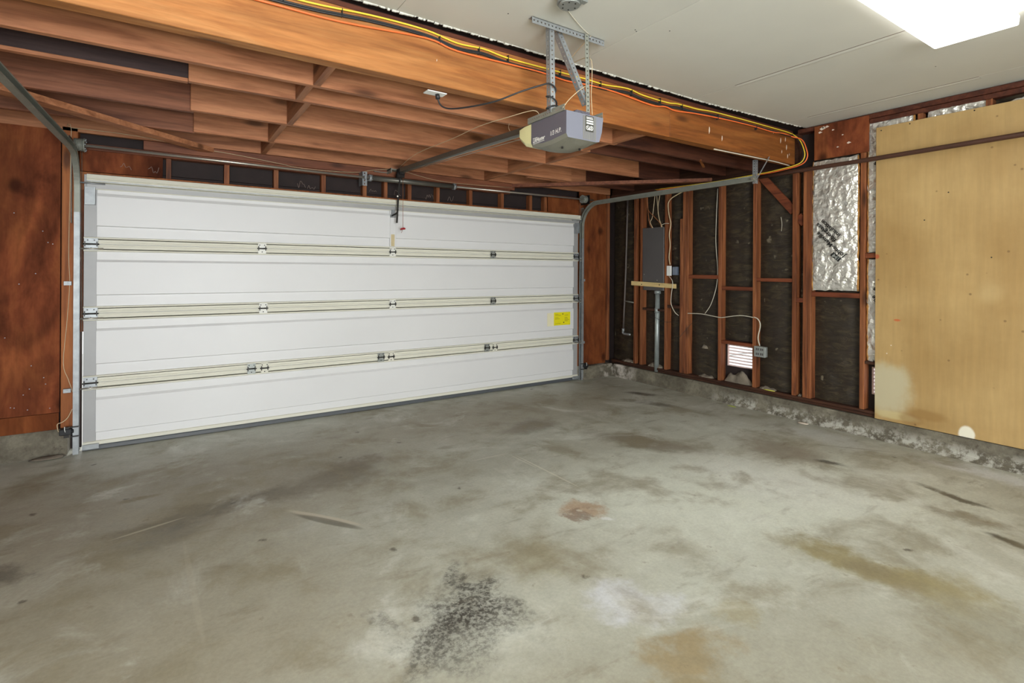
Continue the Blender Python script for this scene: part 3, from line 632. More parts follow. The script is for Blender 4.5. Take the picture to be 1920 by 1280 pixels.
# outer sheathing with the two vent openings
V1 = (RY(3.09), RY(3.415), 0.375, 0.605); V2 = (RY(1.69), RY(2.02), 0.34, 0.575)
skin = MB()
for (a, b, z0, z1) in ((-3.2, V2[0], 0.1, 2.8), (V2[0], V2[1], 0.1, V2[2]), (V2[0], V2[1], V2[3], 2.8), (V2[1], V1[0], 0.1, 2.8), (V1[0], V1[1], 0.1, V1[2]), (V1[0], V1[1], V1[3], 2.8), (V1[1], 5.25, 0.1, 2.8)):
    skin.box(FX+0.092, FX+0.12, a, b, z0, z1)
skin.build('sheathing', M['siding'], wr)
def rubble(y0, y1, z0, h, seed, x=FX+0.05, d=0.04):
    mb = MB()
    def f(u, v):
        y = y0+(y1-y0)*u; a = v*PI; prof = (0.8+0.5*noise.noise((u*4, seed, 0)))*h*(1-abs(2*u-1)**3)*0.75
        n3 = 1+0.35*noise.noise((u*9, v*7, seed))
        return Vector((x-math.cos(a)*d*n3*(1-abs(2*u-1)**5), y, z0+math.sin(a)*prof*n3))
    mb.grid(f, 24, 10); return mb
rubble(RY(3.09), RY(3.43), 0.213, 0.17, 2.0, FX+0.06, 0.022).build('mortar_heap', M['rock'], wr)
for (a, b, h, s) in ((3.55, 3.75, 0.04, 1.), (2.84, 3.02, 0.04, 4.), (4.65, 4.95, 0.05, 6.), (4.25, 4.5, 0.07, 9.), (2.58, 2.62, 0.03, 3.)):
    rubble(RY(a), RY(b), 0.213, h, s).build('mortar_heap', M['rock'], wr)
rubble(RY(3.63), RY(3.71), 0.53, 0.06, 8., FX+0.05, 0.02).build('torn_paper_patch', M['rock'], wr)

# vents
def vent(V, nb, label):
    e = empty('wall_vent', (FX+0.09, (V[0]+V[1])/2, V[2]), label, 'vent')
    y0, y1, z0, z1 = V; x = FX+0.094
    MB().box(x, x+0.02, y0, y0+0.012, z0, z1).box(x, x+0.02, y1-0.012, y1, z0, z1).box(x, x+0.02, y0+.012, y1-.012, z0, z0+.012).box(x, x+0.02, y0+.012, y1-.012, z1-.012, z1).build('frame', M['louver'], e)
    for k in range(nb):
        z = z0+0.02+(z1-z0-0.04)*(k+0.5)/nb
        MB().quadbar((x+0.012, y0+.012, z), (x+0.012, y1-.012, z), (1, 0, -0.7), 0.022, (0.7, 0, 1), 0.0018).build('louver_blade', M['louver'], e)
    return e
vent(V1, 6, 'bright louvred vent low between two studs beside the outlet box')
vent(V2, 6, 'louvred vent mostly hidden behind the left edge of pale plywood')

# pale plywood sheets leaning on the studs
def sheet(y0, y1, label):
    o = tag(MB().box(4.958, 4.972, y0, y1, 0.165, 2.60, 0.0015).build('plywood_sheet', M['ply_pale']), label, 'plywood'); return o
sheet(0.718, 1.937, 'large pale tan plywood sheet covering the near end of the stud wall')
sheet(-0.505, 0.714, 'pale plywood sheet further along beside the first, out of sight')
sh = bpy.data.objects['plywood_sheet']
pt = [(1.90, 2.57), (1.7, 2.58), (1.3, 2.585), (1.45, 2.0), (1.2, 1.5), (1.6, 1.8), (1.85, 0.72), (1.82, 0.79)]
for (y, z) in pt: MB().cyl((4.9565, y, z), (4.958, y, z), 0.005, 8).build('nail_head', M['dark_steel'] if z > 1 else M['drip'], sh)

# foil-faced insulation
def foil_h(y, z, y0, y1, z0, z1, seed, depth):
    u = max(0, min(1, (y-y0)/(y1-y0))); v = max(0, min(1, (z-z0)/(z1-z0)))
    e = (4*u*(1-u))**0.5*min(1, min(v, 1-v)*10)**0.5
    r1 = 1-abs(noise.noise((y*13+z*4, z*7-y*5, seed+3)))*2.4; r2 = 1-abs(noise.noise((y*26, z*15+y*8, seed)))*2.2
    return depth*e*(0.55+0.5*noise.noise((y*7, z*3, seed)))+0.011*e*max(0, r1)+0.006*e*max(0, r2)
def batt(y0, y1, z0, z1, seed, label, depth=0.03, edge=True, xb=FX+0.01, top_fn=None):
    e = empty('insulation_batt', (xb, (y0+y1)/2, z0), label, 'insulation', 'foil insulation batts on the right wall')
    def f(u, v):
        yy = y0+(y1-y0)*u+0.010*noise.noise((v*9, seed, u)); zt = z1 if not top_fn else top_fn(u)
        zz = z0+(zt-z0)*v+0.012*noise.noise((u*8, seed*2, v))
        return Vector((xb-foil_h(yy, zz, y0, y1, z0, z1, seed, depth), yy, zz))
    MB().grid(f, max(8, int((y1-y0)*120)), max(8, int((z1-z0)*110))).build('foil_facing', M['foil'], e)
    if edge:
        for yy, sg in ((y0, -1), (y1, 1)):
            pts = [(xb+0.004, yy+sg*(-0.002)+0.006*noise.noise((k*1.7, seed, sg)), z0+(z1-z0)*k/30) for k in range(31)]
            MB().tube(pts, lambda t, s=seed: 0.009+0.006*noise.noise((t*25, s, 1)), 6).build('fibre_edge', M['fibre'], e)
    return e
Yb0, Yb1 = RY(2.098), RY(2.482)
b1 = batt(Yb0, Yb1, RZ(1.222), RZ(2.415), 1.3, 'foil-faced batt with black printing between studs, beside the pale plywood')
def foil_s(y, z, y0, y1, z0, z1, seed, depth):
    return max(foil_h(y+a, z+b, y0, y1, z0, z1, seed, depth) for a in (-0.006, 0, 0.006) for b in (-0.006, 0, 0.006))
def onfoil(p): return Vector((FX+0.01-foil_s(p.y, p.z, Yb0, Yb1, RZ(1.222), RZ(2.415), 1.3, 0.03)-0.005, p.y, p.z))
EX, EY = Vector((0, 0.718, 0.696)), Vector((0, 0.696, -0.718))      # reading direction and letter-up of the upside-down slanting print
def print_line(parent, fn, txt, y, z, wd, size=0.052): return text_obj('printed_lettering', txt, size, M['print_k'], parent, (4.96, y, z), EX, EY, 0.0012, fn=fn, width=wd)
print_line(b1, onfoil, 'Johns-Manville', 2.168, 1.537, 0.326)
print_line(b1, onfoil, 'fiberglass', 2.236, 1.678, 0.234)
print_line(b1, onfoil, 'insulation', 2.205, 1.719, 0.211)
o0 = Vector((4.96, 2.202, 1.508)); m = MB()
V_ = [[m.bm.verts.new(onfoil(o0+EX*(0.088*a/10)+EY*(0.040*c/4))) for c in range(5)] for a in range(11)]
for a in range(10):
    for c in range(4): m.bm.faces.new((V_[a][c], V_[a+1][c], V_[a+1][c+1], V_[a][c+1]))
m.build('printed_logo', M['print_k'], b1)
text_obj('logo_lettering', 'JM', 0.046, M['box_grey'], b1, o0+EX*0.010+EY*0.005, EX, EY, 0.0006, fn=lambda p: onfoil(p)-Vector((0.0012, 0, 0)), width=0.066)
b2y0, b2y1 = RY(1.70), RY(2.03)
b2 = batt(b2y0, b2y1, RZ(1.56), RZ(2.68), 5.1, 'foil-faced batt strip left of the plywood edge, upper length', 0.012, xb=FX+0.026)
b3 = batt(b2y0, b2y1, RZ(0.63), RZ(1.50), 7.7, 'foil-faced batt strip left of the plywood edge, lower length', 0.012, xb=FX+0.026)
def onfoil3(p): return Vector((FX+0.026-foil_s(p.y, p.z, b2y0, b2y1, RZ(0.63), RZ(1.50), 7.7, 0.012)-0.003, p.y, p.z))
print_line(b3, onfoil3, 'fiberglass', RY(1.80), RZ(1.10), 0.234)
print_line(b3, onfoil3, 'Johns-Manville', RY(1.745), RZ(0.97), 0.326)
def onfoil2(p): return Vector((FX+0.026-foil_s(p.y, p.z, b2y0, b2y1, RZ(1.56), RZ(2.68), 5.1, 0.012)-0.003, p.y, p.z))
print_line(b2, onfoil2, 'fiberglass', RY(1.80), RZ(2.17), 0.234)
batt(RY(1.255), RY(1.61), 2.35, 2.675, 2.2, 'foil batt scrap above the plywood, middle of the three', 0.012, False, xb=FX+0.026)
batt(RY(0.86), RY(1.15), 2.35, 2.66, 9.4, 'foil batt scrap above the plywood at the frame edge', 0.012, False, xb=FX+0.026, top_fn=lambda u: 2.66-0.05*u)

# ================================================================== GARAGE DOOR
door = empty('door_1', (1.94, 5.08, 0), 'closed white four-section garage door with cream rails', 'garage door', kind='structure')
DX0, DX1, DY = -0.515, 4.395, 5.07
ZB = [0.035, 0.512, 1.039, 1.567, 2.095]
hx = {1: (0.632, 1.80, 3.035), 2: (0.723, 1.918, 3.113), 3: (0.711, 1.915, 3.109)}
def hinge(par, x, z, w=0.062, mat='box_grey'):
    m = MB()
    m.box(x-w/2, x+w/2, DY-0.0195, DY-0.016, z+0.006, z+0.045, 0.0008).box(x-w/2, x+w/2, DY-0.0195, DY-0.016, z-0.045, z-0.006, 0.0008)
    m.cyl((x-w/2-0.006, DY-0.024, z), (x+w/2+0.006, DY-0.024, z), 0.005, 8)
    for sx in (-1, 1): m.box(x+sx*w*0.42-0.003, x+sx*w*0.42+0.003, DY-0.032, DY-0.0195, z-0.018, z+0.02)
    for (dx, dz) in ((-0.02, 0.03), (0.02, 0.03), (0, -0.03)): m.cyl((x+dx, DY-0.0225, z+dz), (x+dx, DY-0.0195, z+dz), 0.005, 6)
    o = m.build('hinge', M[mat], par); o.data.materials.append(M['dark_steel'])
    for p in o.data.polygons:
        if p.center.y+WL[par.name].y < DY-0.0198: p.material_index = 1
    return o
for i in range(4):
    z0, z1 = ZB[i]+0.0004, ZB[i+1]-0.0004
    f0, f1 = z0+0.145 if i else z0+0.10, z1-0.135
    if i == 3: f1 = z1-0.16
    d = DY+0.004
    prof = [(d+0.035, z0+0.0), (d, z0), (d, f0-0.009), (d-0.015, f0-0.002), (d-0.015, f1), (d, f1+0.018 if i < 3 else f1+0.024), (d, z1), (d+0.035, z1)]
    sec = MB().prism(prof, DX0+0.078, DX1-0.078, 'X').build('door_section', M['door'], door)
    # end stiles
    for a, b in ((DX0, DX0+0.0775), (DX1-0.0775, DX1)):
        st = MB().box(a, b, d-0.002, d+0.035, z0, z1, 0.001)
        for zz in (z0+0.16, z0+0.185, z0+0.21):
            for k in (0.2, 0.75): st.cyl((a+0.0775*k, d-0.004, zz+0.14), (a+0.0775*k, d-0.0015, zz+0.14), 0.0028, 6)
        for zz in (z0+0.115, z1-0.115): st.cyl((a+0.046, d-0.006, zz), (a+0.046, d-0.0015, zz), 0.0055, 8)
        st.build('end_stile', M['stile'], sec)
    # cream rails, each with a rolled lip
    if i > 0:      # bottom rail of the section
        zz = z0
        MB().prism([(d, zz+0.0012), (d-0.011, zz+0.0012), (d-0.011, zz+0.014), (d-0.007, zz+0.0155), (d-0.007, zz+0.034), (d+0.002, zz+0.035), (d+0.002, zz+0.039), (d-0.019, zz+0.041), (d-0.019, zz+0.051), (d-0.012, zz+0.054), (d, zz+0.054)][::-1], DX0, DX1, 'X').build('bottom_rail', M['rail'], sec)
    else:
        MB().prism([(d, z0), (d-0.012, z0), (d-0.012, z0+0.026), (d, z0+0.03)], DX0, DX1, 'X').build('bottom_rail', M['rail'], sec)
    if i < 3:
        zz = z1
        MB().prism([(d, zz-0.0012), (d-0.011, zz-0.0012), (d-0.011, zz-0.012), (d-0.007, zz-0.0135), (d-0.007, zz-0.034), (d+0.002, zz-0.036), (d+0.002, zz-0.040), (d-0.019, zz-0.042), (d-0.019, zz-0.051), (d-0.012, zz-0.055), (d, zz-0.055)], DX0, DX1, 'X').build('top_rail', M['rail'], sec)
        for x in hx[i+1]:
            hinge(sec, x, z1, 0.066, 'box_grey' if (i == 0 or x > 3) else 'retainer')
            if i == 0: hinge(sec, x+0.105, z1-0.004, 0.06, 'rail')
        for x, sg in ((DX0+0.045, -1), (DX1-0.045, 1)):
            hinge(sec, x, z1, 0.085, 'galv')
            m = MB().cyl((x-sg*0.075, DY-0.032, z1-0.035), (x+sg*0.078, DY-0.032, z1-0.035), 0.0055, 8)
            m.cyl((x+sg*0.072, DY-0.032, z1-0.035), (x+sg*0.085, DY-0.032, z1-0.035), 0.022, 14); m.build('roller', M['steel'], sec)
# top strut
MB().prism([(DY+0.004, 2.096), (DY-0.02, 2.098), (DY-0.05, 2.092), (DY-0.052, 2.066), (DY-0.046, 2.060), (DY-0.052, 2.054), (DY-0.052, 2.036), (DY-0.02, 2.03), (DY-0.01, 2.012), (DY-0.014, 1.995), (DY-0.010, 1.985), (DY+0.004, 1.985)], DX0+0.02, DX1, 'X').build('top_strut', M['rail'], door)
MB().box(DX0+0.02, DX1-0.02, DY-0.0545, DY-0.0525, 2.038, 2.0445).build('strut_flange', M['galv'], door)
MB().prism([(DY-0.0106, 2.026), (DY-0.024, 2.027), (DY-0.018, 1.990), (DY-0.0145, 1.990)], DX0+0.02, DX1, 'X').build('strut_web', M['stile'], door)
for x, sg in ((DX0+0.04, -1), (DX1-0.04, 1)):
    m = MB().box(x-0.035, x+0.03, DY-0.02, DY-0.003, 1.865, 2.0, 0.001); m.box(x+0.022, x+0.03, DY-0.04, DY-0.003, 1.87, 2.0)
    for zz in (1.88, 1.96): m.cyl((x-0.02, DY-0.025, zz), (x-0.02, DY-0.018, zz), 0.006, 6)
    m.cyl((x+sg*-0.09, DY-0.045, 2.025), (x+sg*0.08, DY-0.045, 2.025), 0.006, 8).cyl((x+sg*0.07, DY-0.045, 2.025), (x+sg*0.083, DY-0.045, 2.025), 0.022, 14)
    m.build('top_bracket', M['galv'], door)
# bottom retainer, seal and corner brackets
MB().prism([(DY-0.008, 0.034), (DY-0.012, 0.028), (DY-0.022, 0.006), (DY-0.012, 0.0), (DY+0.03, 0.0), (DY+0.035, 0.034)], DX0, DX1, 'X').build('bottom_seal', M['seal'], door)
MB().box(DX0, DX1, DY-0.011, DY-0.008, 0.0345, 0.0365).build('seal_retainer', M['rubber'], door)
for x, sg in ((DX0+0.05, -1), (DX1-0.05, 1)):
    m = MB().box(x-0.05, x+0.05, DY-0.03, DY-0.024, 0.012, 0.05, 0.001).cyl((x-0.06, DY-0.035, 0.03), (x+sg*0.075, DY-0.035, 0.03), 0.006, 8)
    m.build('bottom_bracket', M['galv'], door)
# centre stile plate with tape, warning sticker
MB().box(1.885, 1.948, DY-0.02, DY-0.006, 1.62, 1.985, 0.002).build('centre_stile', M['door'], door)
MB().box(1.896, 1.933, DY-0.0215, DY-0.0205, 1.625, 1.745).build('paper_strip', M['tan_tape'], door)
lb = MB().box(4.0, 4.262, DY-0.0128, DY-0.0112, 0.71, 0.872).build('warning_label', M['yellow_lbl'], door)
MB().box(3.897, 4.0, DY-0.0128, DY-0.0112, 0.705, 0.866).build('warning_label', M['cream_lbl'], door)
m = MB(); random.seed(5)
for k in range(9):
    z = 0.73+k*0.0145
    if random.random() < 0.85: m.box(4.02, 4.02+random.uniform(0.05, 0.10), DY-0.0137, DY-0.0129, z, z+0.003)
    if random.random() < 0.7: m.box(4.17, 4.17+random.uniform(0.03, 0.075), DY-0.0137, DY-0.0129, z, z+0.003)
m.box(4.135, 4.147, DY-0.0137, DY-0.0129, 0.84, 0.858).box(4.15, 4.165, DY-0.0137, DY-0.0129, 0.735, 0.75).build('small_print', M['lbl_dk'], door)
# side weather strip on the upper jambs
MB().box(-0.552, -0.512, DY+0.035, DY+0.046, 0.9, 2.0).build('side_strip', M['ply_red'], door)
MB().box(4.392, 4.428, DY+0.035, DY+0.046, 0.9, 2.0).build('side_strip', M['ply_red'], door)

# ================================================================== TRACKS
def track(side, X, splay, yend, label):
    e = empty('door_track', (X, 5.02, 0), label, 'door track', 'garage door tracks')
    R, Yc, Zc = 0.285, 4.742, 1.945; sg = side   # +1: web outside to +X
    w2 = 0.024; t = 0.003
    # C profile in (n, x): n = normal in YZ plane (towards the inside of the curve), x along sg
    prof = [(-w2, 0.0), (-w2, 0.034), (w2, 0.034), (w2, 0.0), (w2-0.008, -0.0), (w2-0.008, t), (w2-t, t), (w2-t, 0.034-t), (-w2+t, 0.034-t), (-w2+t, t), (-w2+0.008, t), (-w2+0.008, 0.0)]
    prof = [(a, (b-0.02)*sg) for a, b in prof]
    def seg(pts, name, mat):
        fr = []
        for i, p in enumerate(pts):
            d = (Vector(pts[min(i+1, len(pts)-1)])-Vector(pts[max(i-1, 0)])).normalized()
            n = Vector((0, -d.z, d.y)).normalized(); x = Vector((1, 0, 0))
            fr.append((n, x))
        MB().sweep(pts, fr, prof).build(name, mat, e)
    seg([(X, Yc+R, 0.0), (X, Yc+R, 1.80)], 'vertical_track', M['galv'])
    arc = [(X, Yc+R, 1.80), (X, Yc+R, 1.9)] + [(X, Yc+R*math.cos(a), Zc+R*math.sin(a)) for a in [PI/2*k/14 for k in range(15)]]
    arc += [(X+splay(4.6), 4.6, Zc+R)] + [(X+splay(y), y, Zc+R) for y in ((4.6+yend)/2, yend)]
    seg(arc, 'curved_track', M['galv_d'])
    # flag bracket and jamb brackets
    m = MB(); m.strip_holes((X+sg*0.035, Yc+R+0.035, 1.72), (X+sg*0.035, Yc+R+0.035, 2.2), (0, 1, 0), 0.06, 0.003, (1, 0, 0), 0.04, 0.005); m.build('flag_bracket', M['galv_d'], e)
    for z in (0.47, 1.27):
        m = MB().box(X+sg*0.03 if sg > 0 else X-0.075, X+0.075 if sg > 0 else X-0.03, Yc+R+0.02, Yc+R+0.047, z-0.015, z+0.015, 0.001); m.cyl((X+sg*0.055, Yc+R+0.01, z), (X+sg*0.055, Yc+R+0.02, z), 0.008, 6); m.build('jamb_bracket', M['galv'], e)
    return e
tl = track(-1, -0.552, lambda y: -0.047*(4.6-y)/1.4 if y < 4.6 else 0, 1.4, 'steel track left of the door, rising and curving towards the camera')
tr = track(1, 4.425, lambda y: 0, 2.69, 'steel track right of the door, ending at the perforated hanger')
# hanger at the end of the right track
h = MB(); h.angle((4.455, 2.70, 2.405), (4.455, 2.70, 2.19), (1, 0, 0), (0, 1, 0), 0.032)
h.strip_holes((4.50, 2.60, 2.42), (4.47, 2.695, 2.24), (1, 0.3, 0), 0.025, 0.002, (0.3, -1, 0)); h.build('track_hanger', M['galv'], tr)
MB().cyl((4.40, 2.70, 2.225), (4.49, 2.70, 2.225), 0.006, 8).cyl((4.395, 2.70, 2.225), (4.402, 2.70, 2.225), 0.012, 6).build('hanger_bolt', M['steel'], tr)

# ================================================================== TORSION ASSEMBLY
ts = empty('torsion_assembly', (1.94, 4.96, 2.27), 'bright steel torsion shaft running above the garage door', 'torsion shaft')
SZ = lambda x: 2.292-0.018*(1-abs(x-1.9)/2.4)
SY = 4.96
MB().tube([(-0.60, SY, SZ(-0.5)), (1.64, SY, SZ(1.64))], 0.0105, 12).tube([(2.54, SY, SZ(2.54)), (4.55, SY, SZ(4.4))], 0.0105, 12).build('shaft', M['steel'], ts)
MB().cyl((1.655, SY, SZ(1.64)), (2.555, SY, SZ(2.54)), 0.025, 20).build('spring_tube', M['rail_grey'], ts)
for x in (1.648, 2.56):
    m = MB().cyl((x-0.012, SY, SZ(x)), (x+0.012, SY, SZ(x)), 0.034, 16)
    for a in range(4): m.cyl((x-0.018, SY+0.03*math.cos(a*PI/2+.7), SZ(x)+0.03*math.sin(a*PI/2+.7)), (x+0.018, SY+0.03*math.cos(a*PI/2+.7), SZ(x)+0.03*math.sin(a*PI/2+.7)), 0.005, 6)
    m.build('spring_cone', M['galv'], ts)
MB().strip_holes((1.60, SY+0.02, 2.20), (1.60, SY+0.02, 2.335), (1, 0, 0), 0.05, 0.004, (0, 1, 0), 0.034, 0.007).box(1.575, 1.579, SY+0.02, YF-0.02, 2.2, 2.335).box(1.588, 1.612, SY-0.016, SY+0.02, SZ(1.6)-0.018, SZ(1.6)+0.018, 0.003).build('centre_bracket', M['galv'], ts)
for x, sg in ((-0.535, 1), (4.40, -1)):
    m = MB().cyl((x-0.028, SY, SZ(x)), (x+0.028, SY, SZ(x)), 0.044, 24).cyl((x+sg*0.028, SY, SZ(x)), (x+sg*0.036, SY, SZ(x)), 0.052, 24)
    for k in range(6): m.tube([(x-0.02+0.008*k, SY+0.0455*math.cos(a), SZ(x)+0.0455*math.sin(a)) for a in [2*PI*j/16 for j in range(17)]], 0.002, 4, caps=False)
    m.build('cable_drum', M['galv_d'], ts)
    m = MB()
    for a in range(8): m.cyl((x+sg*0.034, SY+0.042*math.cos(a*PI/4), SZ(x)+0.042*math.sin(a*PI/4)), (x+sg*0.044, SY+0.042*math.cos(a*PI/4), SZ(x)+0.042*math.sin(a*PI/4)), 0.006, 6)
    m.build('drum_hub', M['galv'], ts)
    m = MB().box(x-sg*0.05-0.003, x-sg*0.05+0.003, SY-0.045, YF-0.02, SZ(x)-0.06, SZ(x)+0.055, 0.001); m.build('end_plate', M['dark_steel'], ts)
    MB().tube([(x+sg*0.01, DY-0.04, SZ(x)-0.0), (x+sg*0.02, DY-0.05, 0.06)], 0.0016, 4).build('lift_cable', M['galv_d'], ts)

# ================================================================== OPENER
op = empty('door_opener', (1.9, 2.35, 2.1), 'grey ceiling-hung garage door opener with yellowed light lens', 'door opener')
# housing lofted along Y: sections with a bellied bottom
def hsec(y, xl, xr, zt, zb, belly, inset):
    pts = [(xl, zt), (xl, zb+0.02), (xl+inset*0.4, zb)]
    for k in range(1, 8): t = k/8; pts.append((xl+inset*.4+(xr-xl-inset*1.4)*t, zb-belly*math.sin(PI*t)**0.8))
    pts += [(xr-inset, zb+0.004), (xr-inset*0.35, zb+0.06), (xr, zt)]
    return [(x, y, z) for x, z in pts]
def loft(rings, name, mat, parent, cap0=True, cap1=True):
    m = MB(); R_ = [[m.bm.verts.new(p) for p in r] for r in rings]; n = len(R_[0])
    for a, b in zip(R_, R_[1:]):
        for k in range(n): m.bm.faces.new((a[k], a[(k+1) % n], b[(k+1) % n], b[k]))
    if cap0: m.bm.faces.new(R_[0][::-1])
    if cap1: m.bm.faces.new(R_[-1])
    return m.build(name, mat, parent)
XL, XR, ZT = 1.777, 2.045, 2.243
secs = [(2.15, 2.100, 0.000), (2.20, 2.096, 0.012), (2.28, 2.088, 0.020), (2.36, 2.088, 0.018), (2.44, 2.098, 0.010), (2.47, 2.106, 0.006)]
hs_ = loft([hsec(y, XL, XR, ZT, zb, bl, 0.03) for y, zb, bl in secs], 'housing', M['opener'], op)
hs_.data.materials.append(M['opener_l']); hs_.data.materials.append(M['opener_b'])
for p in hs_.data.polygons:
    c = p.center + WL[op.name]
    if p.normal.y < -0.8: p.material_index = 1
    elif p.normal.z < -0.35: p.material_index = 2
    elif c.x > 1.98: p.material_index = 1
loft([hsec(2.4705, XL+0.001, XR-0.001, ZT-0.002, 2.106, 0.006, 0.03), hsec(2.54, XL+0.002, XR-0.004, ZT-0.004, 2.125, 0.004, 0.03), hsec(2.60, XL+0.006, XR-0.01, ZT-0.01, 2.17, 0.0, 0.03)], 'light_lens', M['lens'], op)
for x in (XL+0.04+0.085, ): pass
m = MB()
for k in range(9): m.box(1.895+k*0.011, 1.900+k*0.011, 2.1485, 2.150, 2.106, 2.235)
m.build('vent_ribs', M['opener_b'], op)
m = MB()
for k in range(9): m.box(1.86+k*0.011, 1.865+k*0.011, 2.16, 2.25, 2.2435, 2.262)
m.box(1.855, 1.957, 2.165, 2.25, 2.2435, 2.258).build('top_cover', M['opener'], op)
for (x, y) in ((1.84, 2.26), (1.95, 2.24)): MB().cyl((x, y, 2.066), (x, y, 2.076), 0.006, 10).build('socket_hole', M['dark'], op)
lbl = MB().box(1.912, 1.968, 2.1465, 2.148, 2.150, 2.236).build('safety_label', M['lbl_dk'], op)
m = MB()
for z, w_ in ((2.226, 0.046), (2.219, 0.048), (2.209, 0.05), (2.2045, 0.05), (2.196, 0.05), (2.1915, 0.05)): m.box(1.916, 1.916+w_, 2.1455, 2.1463, z, z+0.0032)
for cx in (1.9265, 1.953):
    for k in range(16):
        a0, a1 = 2*PI*k/16, 2*PI*(k+1)/16; r1, r2 = 0.0095, 0.0125
        vs = [m.bm.verts.new((cx+r*math.cos(a), 2.1456, 2.170+r*math.sin(a))) for a, r in ((a0, r1), (a1, r1), (a1, r2), (a0, r2))]; m.bm.faces.new(vs)
m.quadbar((1.9195, 2.146, 2.177), (1.9335, 2.146, 2.163), (1, 0, 1), 0.003, (0, 1, 0), 0.0006)
m.box(1.950, 1.952, 2.1455, 2.1462, 2.164, 2.178).box(1.954, 1.956, 2.1455, 2.1462, 2.162, 2.177).box(1.9375, 1.942, 2.1455, 2.1462, 2.157, 2.164)
m.build('label_print', M['print_w'], lbl)
LS = lambda nm, s, size, y, z, wd, bold=0.0, sh=0.0: text_obj(nm, s, size, M['print_w'], op, (XL-0.0012, y, z), (0, -1, 0.04), (0, 0, 1), bold, sh, width=wd)
LS('lettering', 'LiftMaster', 0.030, 2.452, 2.125, 0.115, 0.0009, 0.15)
LS('lettering', 'PROFESSIONAL', 0.0095, 2.448, 2.1145, 0.108, 0.0002)
MB().box(XL-0.0016, XL-0.0008, 2.407, 2.452, 2.1485, 2.1515).build('small_print', M['print_w'], op)
LS('lettering', '1/3 H.P.', 0.034, 2.292, 2.133, 0.095, 0.0006, 0.1)
# top brackets
for x_, a_, b_ in ((1.772, 1.77, 1.80), (2.048, 2.02, 2.048)):
    MB().strip_holes((x_, 2.16, 2.262), (x_, 2.50, 2.262), (0, 0, 1), 0.034, 0.002, (1, 0, 0), 0.02, 0.004).box(a_, b_, 2.16, 2.50, 2.2445, 2.2465).build('mounting_bracket', M['galv_d'], op)
# rail, chain, trolley, header bracket
MB().quadbar((1.905, 2.52, 2.268), (1.935, 4.93, 2.372), (1, 0, 0), 0.046, (0, -0.04, 1), 0.036).quadbar((1.905, 2.52, 2.288), (1.935, 4.93, 2.392), (1, 0, 0), 0.02, (0, -0.04, 1), 0.01).build('rail', M['rail_grey'], op)
MB().tube([(1.895, 2.60, 2.238), (1.93, 4.90, 2.350)], 0.0025, 6).tube([(1.915, 2.60, 2.228), (1.94, 4.90, 2.344)], 0.0025, 6).build('drive_cable', M['steel'], op)
m = MB().box(1.91, 1.965, 4.86, 4.95, 2.325, 2.388, 0.004).box(1.90, 1.972, 4.885, 4.945, 2.30, 2.345, 0.004); m.build('trolley', M['dark'], op)
m = MB().box(1.86, 2.02, 4.975, 5.08, 2.385, 2.395).box(1.86, 1.867, 4.96, 5.08, 2.352, 2.40).box(1.72, 1.88, 5.055, 5.075, 2.36, 2.366); m.build('header_bracket', M['galv_d'], op)
# arm
ar = MB(); ar.quadbar((1.942, 4.93, 2.33), (1.93, 4.955, 2.11), (1, 0, 0), 0.016, (0, 1, 0), 0.006).quadbar((1.933, 4.953, 2.13), (1.922, 4.96, 1.855), (1, 0, 0), 0.017, (0, 1, 0), 0.006)
ar.tube([(1.93, 4.95, 1.99), (1.922, 4.965, 1.955), (1.905, 5.0, 1.938), (1.895, 5.035, 1.93)], 0.008, 8, 3).build('door_arm', M['dark_steel'], op)
ab = MB().box(1.885, 1.94, 5.028, 5.05, 1.915, 1.945, 0.002).box(1.895, 1.93, 5.03, 5.049, 1.945, 1.99, 0.002); ab.build('arm_bracket', M['galv'], op)
MB().cyl((1.922, 4.945, 2.12), (1.93, 4.965, 2.12), 0.008, 6).build('arm_bolt', M['steel'], op)
# release cord
MB().tube([(1.955, 4.89, 2.31), (1.958, 4.89, 1.80)], 0.0022, 5).tube([(1.955, 4.89, 1.785), (1.948, 4.89, 1.765), (1.94, 4.89, 1.752)], 0.002, 5, 3).build('release_cord', M['cord_b'], op)
MB().tube([(1.932, 4.89, 1.785), (1.945, 4.89, 1.792), (1.97, 4.89, 1.797), (1.982, 4.89, 1.794)], lambda t: 0.008+0.003*math.sin(PI*t), 8).build('release_handle', M['red'], op)
# perforated hanger frame
hg = empty('opener_hanger', (1.88, 2.24, 2.27), 'perforated galvanised angle frame hanging the opener from the ceiling', 'bracket')
MB().angle((1.617, 2.245, 2.737), (2.139, 2.245, 2.737), (0, 0, -1), (0, 1, 0), 0.034).build('ceiling_angle', M['galv'], hg)
MB().angle((1.742, 2.258, 2.735), (1.768, 2.275, 2.262), (1, 0, 0), (0, 1, 0), 0.034).build('hanger_leg', M['galv'], hg)
MB().angle((2.008, 2.235, 2.735), (2.014, 2.225, 2.262), (0, 1, 0), (-1, 0, 0), 0.028).build('hanger_leg', M['galv_d'], hg)
MB().angle((1.815, 2.285, 2.725), (1.992, 2.235, 2.330), (0, 1, 0.0), (1, 0, 0.35), 0.034).build('diagonal_leg', M['galv'], hg)

